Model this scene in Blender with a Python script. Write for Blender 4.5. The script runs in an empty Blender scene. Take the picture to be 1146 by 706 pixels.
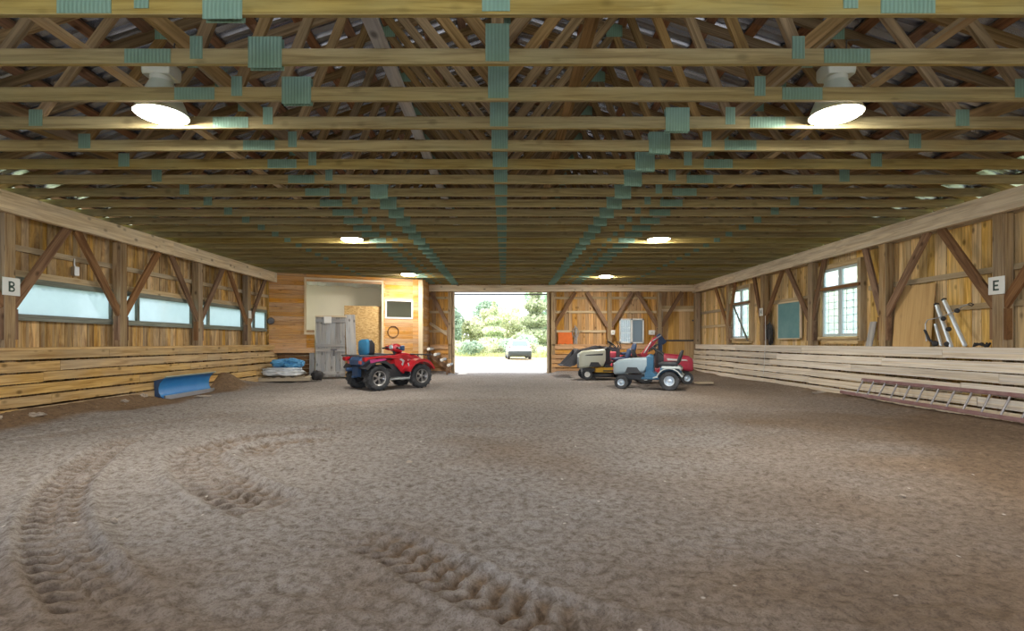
LENS = 120.0; SKY = 1.5; SUN = 3.0; EXPO = 1.2
import bpy, bmesh, math, random
import numpy as np
from mathutils import Vector, Matrix, Euler
random.seed(7)
PI = math.pi
sc = bpy.context.scene
COL = sc.collection
V = Vector

# ------------------------------------------------------------------ mesh building
class MB:
    """Collects shapes; build() links them as ONE mesh object."""
    def __init__(self):
        self.v = []; self.f = []; self.uv = []; self.mi = []; self.cur = 0
    def add(self, verts, faces, uvs=None):
        b = len(self.v)
        self.v.extend(tuple(p) for p in verts)
        for k, f in enumerate(faces):
            self.f.append(tuple(b + i for i in f)); self.mi.append(self.cur)
            if uvs: self.uv.append(uvs[k])
            else: self.uv.append([(verts[i][0] + verts[i][2] * .31, verts[i][1] + verts[i][2]) for i in f])
    def beam(self, p0, p1, w, h, up=(0, 0, 1), taper=1.0):
        """timber from p0 to p1; w sideways, h along 'up'; grain (u) runs along it"""
        p0, p1 = V(p0), V(p1); d = p1 - p0; L = d.length
        if L < 1e-6: return
        d.normalize(); s = d.cross(V(up))
        if s.length < 1e-4: s = d.cross(V((1, 0, 0)))
        s.normalize(); u = s.cross(d); u.normalize()
        vs = []
        for p, t in ((p0, 1), (p1, taper)):
            for a, b in ((-1, -1), (1, -1), (1, 1), (-1, 1)):
                vs.append(p + s * (a * w / 2 * t) + u * (b * h / 2 * t))
        fs = [(0, 3, 2, 1), (4, 5, 6, 7), (0, 1, 5, 4), (1, 2, 6, 5), (2, 3, 7, 6), (3, 0, 4, 7)]
        o = random.random() * 5
        uv = [[(0, 0), (0, h), (w, h), (w, 0)], [(L, 0), (L, w), (L + h, w), (L + h, 0)],
              [(0, o), (0, o + w), (L, o + w), (L, o)], [(0, o + .4), (0, o + .4 + h), (L, o + .4 + h), (L, o + .4)],
              [(0, o + .8), (0, o + .8 + w), (L, o + .8 + w), (L, o + .8)], [(0, o + 1.2), (L, o + 1.2), (L, o + 1.2 + h), (0, o + 1.2 + h)]]
        self.add(vs, fs, uv)
    def box(self, x0, x1, y0, y1, z0, z1, along=None):
        """axis box; grain along its longest side or the named axis"""
        d = (x1 - x0, y1 - y0, z1 - z0)
        a = 'xyz'.index(along) if along else max(range(3), key=lambda i: d[i])
        c = ((x0 + x1) / 2, (y0 + y1) / 2, (z0 + z1) / 2)
        if a == 0: self.beam((x0, c[1], c[2]), (x1, c[1], c[2]), d[1], d[2])
        elif a == 1: self.beam((c[0], y0, c[2]), (c[0], y1, c[2]), d[0], d[2])
        else: self.beam((c[0], c[1], z0), (c[0], c[1], z1), d[0], d[1], up=(0, 1, 0))
    def tube(self, pts, r, n=8, closed=False, cap=True):
        pts = [V(p) for p in pts]; N = len(pts)
        rs = r if isinstance(r, (list, tuple)) else [r] * N
        rings = []; ref = None
        for i, p in enumerate(pts):
            if closed: t = pts[(i + 1) % N] - pts[i - 1]
            else: t = pts[min(i + 1, N - 1)] - pts[max(i - 1, 0)]
            t.normalize()
            if ref is None:
                ref = t.cross(V((0, 0, 1)))
                if ref.length < .05: ref = t.cross(V((1, 0, 0)))
            ref = ref - t * ref.dot(t); ref.normalize(); b = t.cross(ref)
            rings.append([p + (ref * math.cos(2 * PI * k / n) + b * math.sin(2 * PI * k / n)) * rs[i] for k in range(n)])
        vs = [q for r_ in rings for q in r_]; fs = []
        for i in range(N if closed else N - 1):
            a = i * n; b2 = ((i + 1) % N) * n
            for k in range(n):
                fs.append((a + k, a + (k + 1) % n, b2 + (k + 1) % n, b2 + k))
        if cap and not closed:
            fs.append(tuple(range(n))[::-1]); fs.append(tuple((N - 1) * n + k for k in range(n)))
        self.add(vs, fs)
    def lathe(self, prof, c=(0, 0, 0), axis='z', n=24, cap=True, jitter=None):
        """prof: (radius, height along axis)"""
        vs = []; fs = []
        for j, (r, h) in enumerate(prof):
            for k in range(n):
                a = 2 * PI * k / n; rr = r if jitter is None else r * jitter(j, k)
                x, y = rr * math.cos(a), rr * math.sin(a)
                if axis == 'z': p = (c[0] + x, c[1] + y, c[2] + h)
                elif axis == 'y': p = (c[0] + x, c[1] + h, c[2] + y)
                else: p = (c[0] + h, c[1] + x, c[2] + y)
                vs.append(p)
        for j in range(len(prof) - 1):
            for k in range(n):
                fs.append((j * n + k, j * n + (k + 1) % n, (j + 1) * n + (k + 1) % n, (j + 1) * n + k))
        if cap:
            if prof[0][0] > 1e-4: fs.append(tuple(range(n))[::-1])
            if prof[-1][0] > 1e-4: fs.append(tuple((len(prof) - 1) * n + k for k in range(n)))
        self.add(vs, fs)
    def loft(self, secs, cap=True):
        """secs: list of closed rings with the same number of points"""
        n = len(secs[0]); vs = [p for s in secs for p in s]; fs = []
        for j in range(len(secs) - 1):
            for k in range(n):
                fs.append((j * n + k, j * n + (k + 1) % n, (j + 1) * n + (k + 1) % n, (j + 1) * n + k))
        if cap:
            fs.append(tuple(range(n))[::-1]); fs.append(tuple((len(secs) - 1) * n + k for k in range(n)))
        self.add(vs, fs)
    def prism(self, poly, y0, y1, plane='xz'):
        """polygon in the plane, given thickness along the other axis"""
        n = len(poly)
        def P(a, b, t):
            if plane == 'xz': return (a, t, b)
            if plane == 'yz': return (t, a, b)
            return (a, b, t)
        vs = [P(a, b, y0) for a, b in poly] + [P(a, b, y1) for a, b in poly]
        fs = [tuple(range(n)), tuple(range(2 * n - 1, n - 1, -1))]
        for k in range(n):
            fs.append((k, n + k, n + (k + 1) % n, (k + 1) % n))
        self.add(vs, fs)
    def shell(self, path, half_w, th):
        """a strip bent along path (x,z), thickness th, width +-half_w in y given as (y0,y1)"""
        y0, y1 = half_w; n = len(path); out = []
        for i, (x, z) in enumerate(path):
            a = path[max(i - 1, 0)]; b = path[min(i + 1, n - 1)]
            dx, dz = b[0] - a[0], b[1] - a[1]; l = math.hypot(dx, dz) or 1
            out.append((x - dz / l * th, z + dx / l * th))
        self.loft([[(p[0], y0, p[1]), (p[0], y1, p[1]), (q[0], y1, q[1]), (q[0], y0, q[1])] for p, q in zip(path, out)])
    def ball(self, c, r, n=12, m=8, f=None):
        rx, ry, rz = r if isinstance(r, (tuple, list)) else (r, r, r)
        prof = []
        vs = []; fs = []
        for j in range(m + 1):
            t = PI * j / m
            for k in range(n):
                a = 2 * PI * k / n
                p = V((math.sin(t) * math.cos(a), math.sin(t) * math.sin(a), math.cos(t)))
                s = f(p) if f else 1
                vs.append((c[0] + p.x * rx * s, c[1] + p.y * ry * s, c[2] + p.z * rz * s))
        for j in range(m):
            for k in range(n):
                fs.append((j * n + k, (j + 1) * n + k, (j + 1) * n + (k + 1) % n, j * n + (k + 1) % n))
        self.add(vs, fs)
    def xform(self, M, start=0):
        for i in range(start, len(self.v)): self.v[i] = tuple(M @ V(self.v[i]))
    def build(self, name, mat, parent=None, bevel=0, seg=2, smooth=None, loc=None, rot=None, sub=0, clean=True):
        me = bpy.data.meshes.new(name)
        me.from_pydata(self.v, [], self.f)
        uvl = me.uv_layers.new(name='UVMap')
        flat = [c for f in self.uv for uvp in f for c in uvp]
        uvl.data.foreach_set('uv', flat)
        mats = mat if isinstance(mat, (list, tuple)) else [mat]
        for m in mats: me.materials.append(m)
        if len(mats) > 1: me.polygons.foreach_set('material_index', self.mi)
        if clean:
            bm = bmesh.new(); bm.from_mesh(me)
            bmesh.ops.recalc_face_normals(bm, faces=bm.faces)
            bm.to_mesh(me); bm.free()
        if bevel:
            bm = bmesh.new(); bm.from_mesh(me)
            bmesh.ops.remove_doubles(bm, verts=bm.verts, dist=1e-5)
            es = [e for e in bm.edges if len(e.link_faces) == 2 and e.calc_face_angle(0) > .5]
            bmesh.ops.bevel(bm, geom=es, offset=bevel, segments=seg, affect='EDGES', clamp_overlap=True)
            bm.to_mesh(me); bm.free()
            if smooth is None: smooth = 40
        if smooth is not None:
            me.polygons.foreach_set('use_smooth', [True] * len(me.polygons))
            me.set_sharp_from_angle(angle=math.radians(smooth))
        me.update()
        o = bpy.data.objects.new(name, me); COL.objects.link(o)
        if parent: o.parent = parent
        if loc: o.location = loc
        if rot: o.rotation_euler = rot
        if sub:
            m = o.modifiers.new('sub', 'SUBSURF'); m.levels = sub; m.render_levels = sub
        return o

def tag(o, label=None, cat=None, group=None, kind=None):
    if label: o['label'] = label
    if cat: o['category'] = cat
    if group: o['group'] = group
    if kind: o['kind'] = kind
    return o
def empty(name, loc=(0, 0, 0), rz=0, label=None, cat=None, group=None, rot=None):
    o = bpy.data.objects.new(name, None); COL.objects.link(o)
    o.location = loc; o.rotation_euler = rot if rot else (0, 0, rz); o.empty_display_size = .2
    return tag(o, label, cat, group)
def struct(o): o['kind'] = 'structure'; return o
def copy_tree(o, parent=None):
    c = o.copy(); COL.objects.link(c)
    if parent: c.parent = parent
    for ch in o.children: copy_tree(ch, c)
    return c
def rounded(w, d, r, n=5, z=0, c=(0, 0)):
    """closed ring: rounded rectangle in xy"""
    r = min(r, w / 2 - 1e-4, d / 2 - 1e-4); ps = []
    for q, (sx, sy) in enumerate(((1, 1), (-1, 1), (-1, -1), (1, -1))):
        for i in range(n):
            a = PI / 2 * (q + i / (n - 1))
            ps.append((c[0] + sx * (w / 2 - r) + r * math.cos(a), c[1] + sy * (d / 2 - r) + r * math.sin(a), z))
    return ps
def ring_yz(x, w, z0, z1, r, n=5, cy=0):
    return [(x, p[0] + cy, p[1] + (z0 + z1) / 2) for p in rounded(w, z1 - z0, r, n)]
def arc(cx, cz, r, a0, a1, n=14):
    return [(cx + r * math.cos(math.radians(a0 + (a1 - a0) * i / (n - 1))), cz + r * math.sin(math.radians(a0 + (a1 - a0) * i / (n - 1)))) for i in range(n)]

# ------------------------------------------------------------------ materials
def nt(name):
    m = bpy.data.materials.new(name); m.use_nodes = True
    t = m.node_tree; t.nodes.clear()
    out = t.nodes.new('ShaderNodeOutputMaterial')
    return m, t, out
def N(t, typ, **kw):
    n = t.nodes.new(typ)
    for k, v in kw.items():
        if k.startswith('_'): setattr(n, k[1:], v)
        else: n.inputs[k.replace('__', ' ')].default_value = v
    return n
def L(t, a, b): t.links.new(a, b)
def ramp(t, fac, stops):
    r = t.nodes.new('ShaderNodeValToRGB'); e = r.color_ramp.elements
    while len(e) < len(stops): e.new(.5)
    for el, (p, c) in zip(e, stops):
        el.position = p; el.color = (c[0], c[1], c[2], 1) if len(c) > 2 else (c[0],) * 3 + (1,)
    L(t, fac, r.inputs[0]); return r
def math_(t, op, a, b=None, c=None, clamp=False):
    n = t.nodes.new('ShaderNodeMath'); n.operation = op; n.use_clamp = clamp
    for i, x in enumerate((a, b, c)):
        if x is None: continue
        if isinstance(x, (int, float)): n.inputs[i].default_value = x
        else: L(t, x, n.inputs[i])
    return n.outputs[0]
def mixc(t, fac, a, b, blend='MIX'):
    n = t.nodes.new('ShaderNodeMix'); n.data_type = 'RGBA'; n.blend_type = blend
    for sock, x in ((n.inputs[0], fac), (n.inputs[6], a), (n.inputs[7], b)):
        if isinstance(x, (int, float)): sock.default_value = x
        elif isinstance(x, tuple): sock.default_value = (x[0], x[1], x[2], 1)
        else: L(t, x, sock)
    return n.outputs[2]

def wood(name, light, dark, grey=None, grey_amt=.3, var=.35, rough=.75, knots=1.0, gs=1.0):
    """sawn softwood: grain along UV u, knots, a tone of its own for every board"""
    m, t, out = nt(name)
    uv = N(t, 'ShaderNodeTexCoord').outputs['UV']
    geo = N(t, 'ShaderNodeNewGeometry'); oi = N(t, 'ShaderNodeObjectInfo')
    rnd = math_(t, 'FRACT', math_(t, 'ADD', geo.outputs['Random Per Island'], oi.outputs['Random']))
    off = N(t, 'ShaderNodeCombineXYZ')
    L(t, math_(t, 'MULTIPLY', rnd, 53.), off.inputs[0]); L(t, math_(t, 'MULTIPLY', rnd, 97.), off.inputs[1])
    ad = N(t, 'ShaderNodeVectorMath', _operation='ADD'); L(t, uv, ad.inputs[0]); L(t, off.outputs[0], ad.inputs[1])
    def stretched(sx, sy):
        mp = N(t, 'ShaderNodeMapping'); mp.inputs['Scale'].default_value = (sx, sy, 1); L(t, ad.outputs[0], mp.inputs[0]); return mp.outputs[0]
    g = N(t, 'ShaderNodeTexNoise', Scale=1., Detail=7., Roughness=.62, Distortion=.6); L(t, stretched(1.1 * gs, 22 * gs), g.inputs['Vector'])
    b = N(t, 'ShaderNodeTexNoise', Scale=1., Detail=3.); L(t, stretched(1.3, 3.5), b.inputs['Vector'])
    c1 = ramp(t, g.outputs[0], [(.36, dark), (.60, light)]).outputs[0]
    if grey:
        c1 = mixc(t, math_(t, 'MULTIPLY', ramp(t, b.outputs[0], [(.4, (0,)), (.65, (1,))]).outputs[0], grey_amt), c1, grey)
    vo = N(t, 'ShaderNodeTexVoronoi', Scale=1.); L(t, stretched(4.0, 6.5), vo.inputs['Vector'])
    kn = ramp(t, vo.outputs['Distance'], [(.10, (1,)), (.27, (0,))]).outputs[0]
    kn = math_(t, 'MULTIPLY', kn, ramp(t, vo.outputs['Color'], [(.52, (0,)), (.56, (1,))]).outputs[0])
    c1 = mixc(t, math_(t, 'MULTIPLY', kn, .75 * knots), c1, tuple(x * .28 for x in dark))
    hsv = N(t, 'ShaderNodeHueSaturation'); L(t, c1, hsv.inputs['Color'])
    L(t, math_(t, 'MULTIPLY_ADD', rnd, var * 2, 1 - var), hsv.inputs['Value'])
    L(t, math_(t, 'MULTIPLY_ADD', math_(t, 'FRACT', math_(t, 'MULTIPLY', rnd, 7.31)), .35, .8), hsv.inputs['Saturation'])
    p = N(t, 'ShaderNodeBsdfPrincipled', Roughness=rough); p.inputs['Specular IOR Level'].default_value = .12
    L(t, hsv.outputs[0], p.inputs['Base Color'])
    bp = N(t, 'ShaderNodeBump', Strength=.5, Distance=.005); L(t, g.outputs[0], bp.inputs['Height']); L(t, bp.outputs[0], p.inputs['Normal'])
    L(t, p.outputs[0], out.inputs[0])
    return m
def paint(name, col, rough=.5, metal=0., var=.12, scale=9., bump=0., dirt=None, dirt_amt=.35, coat=0.):
    """painted / plastic / metal surface with slight mottling and optional dust patches"""
    m, t, out = nt(name)
    oc = N(t, 'ShaderNodeTexCoord').outputs['Object']
    n = N(t, 'ShaderNodeTexNoise', Scale=scale, Detail=5.); L(t, oc, n.inputs['Vector'])
    c = mixc(t, n.outputs[0], tuple(x * (1 - var) for x in col), tuple(min(1, x * (1 + var)) for x in col))
    if dirt:
        n2 = N(t, 'ShaderNodeTexNoise', Scale=scale * .5, Detail=6., Roughness=.65); L(t, oc, n2.inputs['Vector'])
        c = mixc(t, math_(t, 'MULTIPLY', ramp(t, n2.outputs[0], [(.42, (0,)), (.68, (1,))]).outputs[0], dirt_amt), c, dirt)
    p = N(t, 'ShaderNodeBsdfPrincipled', Roughness=rough, Metallic=metal); L(t, c, p.inputs['Base Color'])
    p.inputs['Coat Weight'].default_value = coat
    if bump:
        bp = N(t, 'ShaderNodeBump', Strength=bump, Distance=.01); L(t, n.outputs[0], bp.inputs['Height']); L(t, bp.outputs[0], p.inputs['Normal'])
    L(t, p.outputs[0], out.inputs[0]); return m

M = {}
M['chord'] = wood('pine_chord', (.385, .305, .13), (.225, .165, .065), grey=(.30, .30, .17), grey_amt=.35, var=.13, knots=.5)
M['web'] = wood('pine_web', (.28, .19, .10), (.14, .092, .045), var=.25, knots=.5)
M['purlin'] = wood('purlin_wood', (.27, .15, .09), (.15, .08, .05), var=.25)
M['post'] = wood('old_post', (.42, .305, .175), (.20, .125, .068), grey=(.34, .29, .22), grey_amt=.4, var=.2)
M['brace'] = wood('brown_brace', (.27, .16, .09), (.14, .075, .042), var=.22)
M['beam'] = wood('weathered_beam', (.84, .71, .51), (.56, .43, .27), grey=(.62, .56, .47), grey_amt=.4, var=.05)
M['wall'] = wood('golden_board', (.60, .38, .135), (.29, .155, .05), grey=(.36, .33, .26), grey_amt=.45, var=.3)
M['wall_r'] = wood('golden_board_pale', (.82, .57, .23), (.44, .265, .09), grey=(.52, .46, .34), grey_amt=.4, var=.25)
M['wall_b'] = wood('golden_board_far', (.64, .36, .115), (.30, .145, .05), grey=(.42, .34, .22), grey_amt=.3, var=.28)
M['kick_l'] = wood('kick_board_tan', (.62, .43, .20), (.36, .22, .09), grey=(.40, .33, .24), grey_amt=.4, var=.16)
M['kick_r'] = wood('kick_board_bleached', (.80, .71, .57), (.54, .44, .31), grey=(.72, .71, .71), grey_amt=.6, var=.12)
M['girt'] = wood('girt_wood', (.58, .45, .26), (.38, .26, .13), grey=(.5, .45, .36), grey_amt=.4, var=.2)
M['tack'] = wood('orange_shiplap', (.66, .36, .125), (.46, .22, .07), grey=(.52, .42, .36), grey_amt=.25, var=.12, knots=.5)
M['trimw'] = wood('cream_trim', (.72, .60, .42), (.6, .47, .3), var=.1, knots=.3)
M['greywood'] = wood('grey_wood', (.42, .40, .38), (.25, .24, .24), grey=(.36, .40, .45), grey_amt=.6, var=.2)
M['plywood'] = wood('plywood', (.66, .42, .15), (.54, .32, .10), var=.08, knots=.2, gs=.5)
M['doorply'] = wood('door_plywood', (.62, .39, .15), (.48, .28, .09), var=.1, knots=.25, gs=.6)
M['frame_green'] = wood('grey_green_rail', (.24, .26, .22), (.14, .155, .13), var=.15, knots=.3)
M['palette'] = wood('pallet_wood', (.58, .5, .38), (.4, .32, .22), var=.2)
M['plate'] = None
def plate_mat():
    m, t, out = nt('verdigris_plate')
    uv = N(t, 'ShaderNodeTexCoord').outputs['Object']
    w = N(t, 'ShaderNodeTexWave', Scale=11., Distortion=.3, Detail=1.); w.bands_direction = 'X'; L(t, uv, w.inputs['Vector'])
    n = N(t, 'ShaderNodeTexNoise', Scale=5., Detail=4.); L(t, uv, n.inputs['Vector'])
    c = mixc(t, n.outputs[0], (.15, .275, .215), (.25, .39, .33))
    c = mixc(t, math_(t, 'MULTIPLY', w.outputs[0], .35), c, (.11, .19, .15))
    p = N(t, 'ShaderNodeBsdfPrincipled', Roughness=.5, Metallic=.25); L(t, c, p.inputs['Base Color'])
    bp = N(t, 'ShaderNodeBump', Strength=.4, Distance=.005); L(t, w.outputs[0], bp.inputs['Height']); L(t, bp.outputs[0], p.inputs['Normal'])
    L(t, p.outputs[0], out.inputs[0]); return m
M['plate'] = plate_mat()
M['roof'] = paint('galvanized_roof', (.50, .55, .66), rough=.27, metal=.75, var=.2, scale=2.)
M['white'] = paint('white_paint', (.8, .8, .78), rough=.4, var=.05)
M['cream'] = paint('cream_plaster', (.82, .76, .62), rough=.8, var=.06, scale=2.)
M['insul'] = paint('white_wool', (.75, .75, .70), rough=.9, var=.15, scale=6., bump=.6)
M['black'] = paint('black_rubber', (.022, .023, .026), rough=.7, var=.3, dirt=(.12, .11, .11), dirt_amt=.3)
M['tyre'] = paint('tyre_rubber', (.028, .032, .038), rough=.75, var=.3, dirt=(.14, .14, .15), dirt_amt=.5, scale=7.)
M['plastic'] = paint('dark_plastic', (.035, .038, .045), rough=.45, var=.2)
M['seat'] = paint('black_vinyl', (.03, .032, .04), rough=.5, var=.2)
M['steel'] = paint('bare_steel', (.45, .46, .48), rough=.4, metal=.9, var=.15)
M['darksteel'] = paint('dark_steel', (.10, .10, .11), rough=.5, metal=.6, var=.2)
M['alu'] = paint('aluminium', (.68, .76, .84), rough=.35, metal=.55, var=.06)
M['chrome'] = paint('machined_rim', (.55, .55, .57), rough=.3, metal=.85)
M['red'] = paint('red_gloss', (.50, .018, .03), rough=.28, var=.06, coat=.4)
M['maroonred'] = paint('faded_red', (.50, .035, .075), rough=.4, var=.12, dirt=(.45, .2, .22), dirt_amt=.2)
M['blueglint'] = paint('blue_glint_vinyl', (.03, .17, .33), rough=.45, var=.1)
M['darkblue'] = paint('dark_blue_plastic', (.03, .07, .16), rough=.45, var=.15)
M['bluepaint'] = paint('bright_blue_paint', (.02, .19, .50), rough=.42, var=.1, dirt=(.1, .3, .5), dirt_amt=.25, scale=4.)
M['paleedge'] = paint('worn_green_edge', (.30, .38, .34), rough=.6, var=.2)
M['tractorgrey'] = paint('blue_grey_paint', (.33, .43, .50), rough=.38, var=.06, dirt=(.4, .42, .42), dirt_amt=.2)
M['tractorblue'] = paint('deep_blue_frame', (.035, .13, .24), rough=.45, var=.15)
M['lightgrey'] = paint('light_grey_paint', (.50, .56, .58), rough=.4, var=.06)
M['creampaint'] = paint('cream_paint', (.60, .62, .52), rough=.35, var=.05)
M['yellow'] = paint('yellow_paint', (.62, .36, .03), rough=.4, var=.1)
M['magenta'] = paint('magenta_decal', (.45, .05, .2), rough=.4)
M['orange'] = paint('orange_cloth', (.70, .16, .03), rough=.8, var=.15)
M['tarpblue'] = paint('blue_tarp', (.10, .34, .62), rough=.45, var=.12, scale=5.)
M['tarpwhite'] = paint('white_tarp', (.68, .72, .76), rough=.5, var=.1, scale=5.)
M['chalk'] = paint('chalkboard_green', (.11, .27, .29), rough=.7, var=.1, scale=3., dirt=(.2, .36, .38), dirt_amt=.6)
M['signw'] = paint('sign_white', (.72, .75, .74), rough=.5, var=.05)
M['signdark'] = paint('sign_letter', (.03, .07, .06), rough=.6)
M['rail'] = paint('maroon_rail', (.19, .075, .075), rough=.5, var=.25, dirt=(.3, .26, .27), dirt_amt=.4)
M['rung'] = paint('aluminium_rung', (.34, .32, .33), rough=.45, metal=.5)
M['housing'] = paint('lamp_housing', (.55, .58, .53), rough=.5, var=.06)
M['vinyl'] = paint('white_window_vinyl', (.72, .74, .74), rough=.4, var=.04)
M['bluegreyframe'] = paint('pale_blue_window_frame', (.52, .62, .66), rough=.5, var=.08)
M['rope'] = paint('white_rope', (.7, .7, .68), rough=.9)
M['wire'] = paint('rusty_wire', (.10, .05, .035), rough=.7)
M['stone'] = paint('pale_stone', (.40, .34, .28), rough=.9, var=.2, bump=.4)
M['carbody'] = paint('silver_car', (.62, .66, .70), rough=.25, metal=.35, var=.03, coat=.5)
M['cardark'] = paint('car_dark_plastic', (.025, .034, .034), rough=.5)
M['carglass'] = paint('car_glass', (.16, .22, .25), rough=.08, var=.05)
M['taillight'] = paint('tail_lamp_red', (.45, .09, .09), rough=.25)
M['bark'] = paint('bark', (.22, .19, .15), rough=.9, var=.3)
def osb():
    m, t, out = nt('osb')
    oc = N(t, 'ShaderNodeTexCoord').outputs['Object']
    v = N(t, 'ShaderNodeTexVoronoi', Scale=16.); mp = N(t, 'ShaderNodeMapping'); mp.inputs['Scale'].default_value = (1, 1, 2.2); mp.inputs['Rotation'].default_value = (0, .6, 0)
    L(t, oc, mp.inputs[0]); L(t, mp.outputs[0], v.inputs['Vector'])
    n = N(t, 'ShaderNodeTexNoise', Scale=30., Detail=5.); L(t, oc, n.inputs['Vector'])
    c = ramp(t, v.outputs['Color'], [(.1, (.36, .21, .07)), (.5, (.56, .36, .14)), (.9, (.70, .50, .24))]).outputs[0]
    c = mixc(t, math_(t, 'MULTIPLY', n.outputs[0], .5), c, (.42, .26, .1))
    p = N(t, 'ShaderNodeBsdfPrincipled', Roughness=.75); L(t, c, p.inputs['Base Color']); L(t, p.outputs[0], out.inputs[0]); return m
M['osb'] = osb()
def emit(name, col, s):
    m, t, out = nt(name)
    n = N(t, 'ShaderNodeTexNoise', Scale=4.); e = N(t, 'ShaderNodeEmission', Strength=s)
    L(t, mixc(t, n.outputs[0], tuple(x * .95 for x in col), col), e.inputs['Color']); L(t, e.outputs[0], out.inputs[0]); return m
M['lens'] = emit('lit_lens', (1., .93, .80), LENS)
def film(name, col, clear, blur=True):
    """window pane: clear part + cloudy part that scatters daylight + a little gloss"""
    m, t, out = nt(name)
    oc = N(t, 'ShaderNodeTexCoord').outputs['Object']
    n = N(t, 'ShaderNodeTexNoise', Scale=5., Detail=6., Roughness=.7); L(t, oc, n.inputs['Vector'])
    tr = N(t, 'ShaderNodeBsdfTranslucent'); L(t, mixc(t, n.outputs[0], tuple(x * .85 for x in col), col), tr.inputs['Color'])
    tp = N(t, 'ShaderNodeBsdfTransparent', Color=(.93, .97, .98, 1))
    gl = N(t, 'ShaderNodeBsdfGlossy', Roughness=.08)
    a = N(t, 'ShaderNodeMixShader'); a.inputs[0].default_value = clear; L(t, tr.outputs[0], a.inputs[1]); L(t, tp.outputs[0], a.inputs[2])
    b = N(t, 'ShaderNodeMixShader'); b.inputs[0].default_value = .06; L(t, a.outputs[0], b.inputs[1]); L(t, gl.outputs[0], b.inputs[2])
    L(t, b.outputs[0], out.inputs[0]); return m
M['plasticpane'] = film('cloudy_plastic_pane', (.47, .55, .59), .0)
M['milkfill'] = film('milky_fill_pane', (.85, .88, .86), .0)
M['glass'] = film('window_glass', (.75, .86, .92), .62)
M['darkglass'] = film('screened_glass', (.10, .12, .13), .18)
M['dimglass'] = film('dusty_glass', (.22, .25, .24), .35)
M['hatch'] = film('hatch_glass', (.55, .6, .55), .75)
M['cone'] = paint('ribbed_acrylic', (.52, .58, .50), rough=.35, var=.08, scale=14.)
def leafmat(name, c0, c1):
    m, t, out = nt(name)
    g = N(t, 'ShaderNodeNewGeometry'); oi = N(t, 'ShaderNodeObjectInfo')
    c = mixc(t, g.outputs['Random Per Island'], c0, c1)
    hs = N(t, 'ShaderNodeHueSaturation'); L(t, c, hs.inputs['Color']); L(t, math_(t, 'MULTIPLY_ADD', oi.outputs['Random'], .5, .75), hs.inputs['Value'])
    d = N(t, 'ShaderNodeBsdfDiffuse'); tr = N(t, 'ShaderNodeBsdfTranslucent')
    L(t, hs.outputs[0], d.inputs[0]); L(t, hs.outputs[0], tr.inputs[0])
    a = N(t, 'ShaderNodeMixShader'); a.inputs[0].default_value = .4; L(t, d.outputs[0], a.inputs[1]); L(t, tr.outputs[0], a.inputs[2])
    L(t, a.outputs[0], out.inputs[0]); return m
M['leaf'] = leafmat('leaf_pale', (.50, .57, .38), (.72, .76, .56))
M['leafd'] = leafmat('leaf_mid', (.40, .54, .42), (.58, .70, .56))
M['leafy'] = leafmat('leaf_yellow', (.60, .64, .44), (.80, .80, .62))
M['grassm'] = leafmat('grass_blades', (.40, .46, .20), (.60, .58, .34))
# ------------------------------------------------------------------ ground
rng = np.random.RandomState(11)
TAB = rng.rand(256, 256)
def vnoise(x, y):
    xi = np.floor(x).astype(int); yi = np.floor(y).astype(int); fx = x - xi; fy = y - yi
    fx = fx * fx * (3 - 2 * fx); fy = fy * fy * (3 - 2 * fy)
    a = TAB[xi % 256, yi % 256]; b = TAB[(xi + 1) % 256, yi % 256]; c = TAB[xi % 256, (yi + 1) % 256]; d = TAB[(xi + 1) % 256, (yi + 1) % 256]
    return (a * (1 - fx) + b * fx) * (1 - fy) + (c * (1 - fx) + d * fx) * fy - .5
def base_h(x, y):
    h = .035 * vnoise(x * .45 + 9, y * .45) + .012 * vnoise(x * 1.7, y * 1.7 + 3)
    lump = .75 + .5 * vnoise(x * 2 + 40, y * 1.3)
    dl = x + 7.35; h = h + .27 * np.exp(-(np.maximum(dl, 0) / .38) ** 2) * lump * np.clip((15.5 - y) / 2, 0, 1) * (1 - .97 * np.clip((y - 9.9) / .8, 0, 1) * np.clip((12.9 - y) / .6, 0, 1))
    h = h + .22 * np.exp(-(((x + 7.1) / .4) ** 2 + ((y - 13.05) / .42) ** 2))        # mound behind the plough blade
    dr = 7.35 - x; h = h + .13 * np.exp(-(np.maximum(dr, 0) / .45) ** 2) * lump
    db = 19.6 - y; h = h + .10 * np.exp(-(np.maximum(db, 0) / .7) ** 2) * np.clip((np.abs(x + .15) - 1.7) * 2, 0, 1)
    h = h - .05 * np.clip((y - 18.5) / 1.2, 0, 1) * np.clip((2.2 - np.abs(x + .15)) * 2, 0, 1)
    return h
def gz(x, y): return float(base_h(np.array([float(x)]), np.array([float(y)]))[0])

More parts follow.
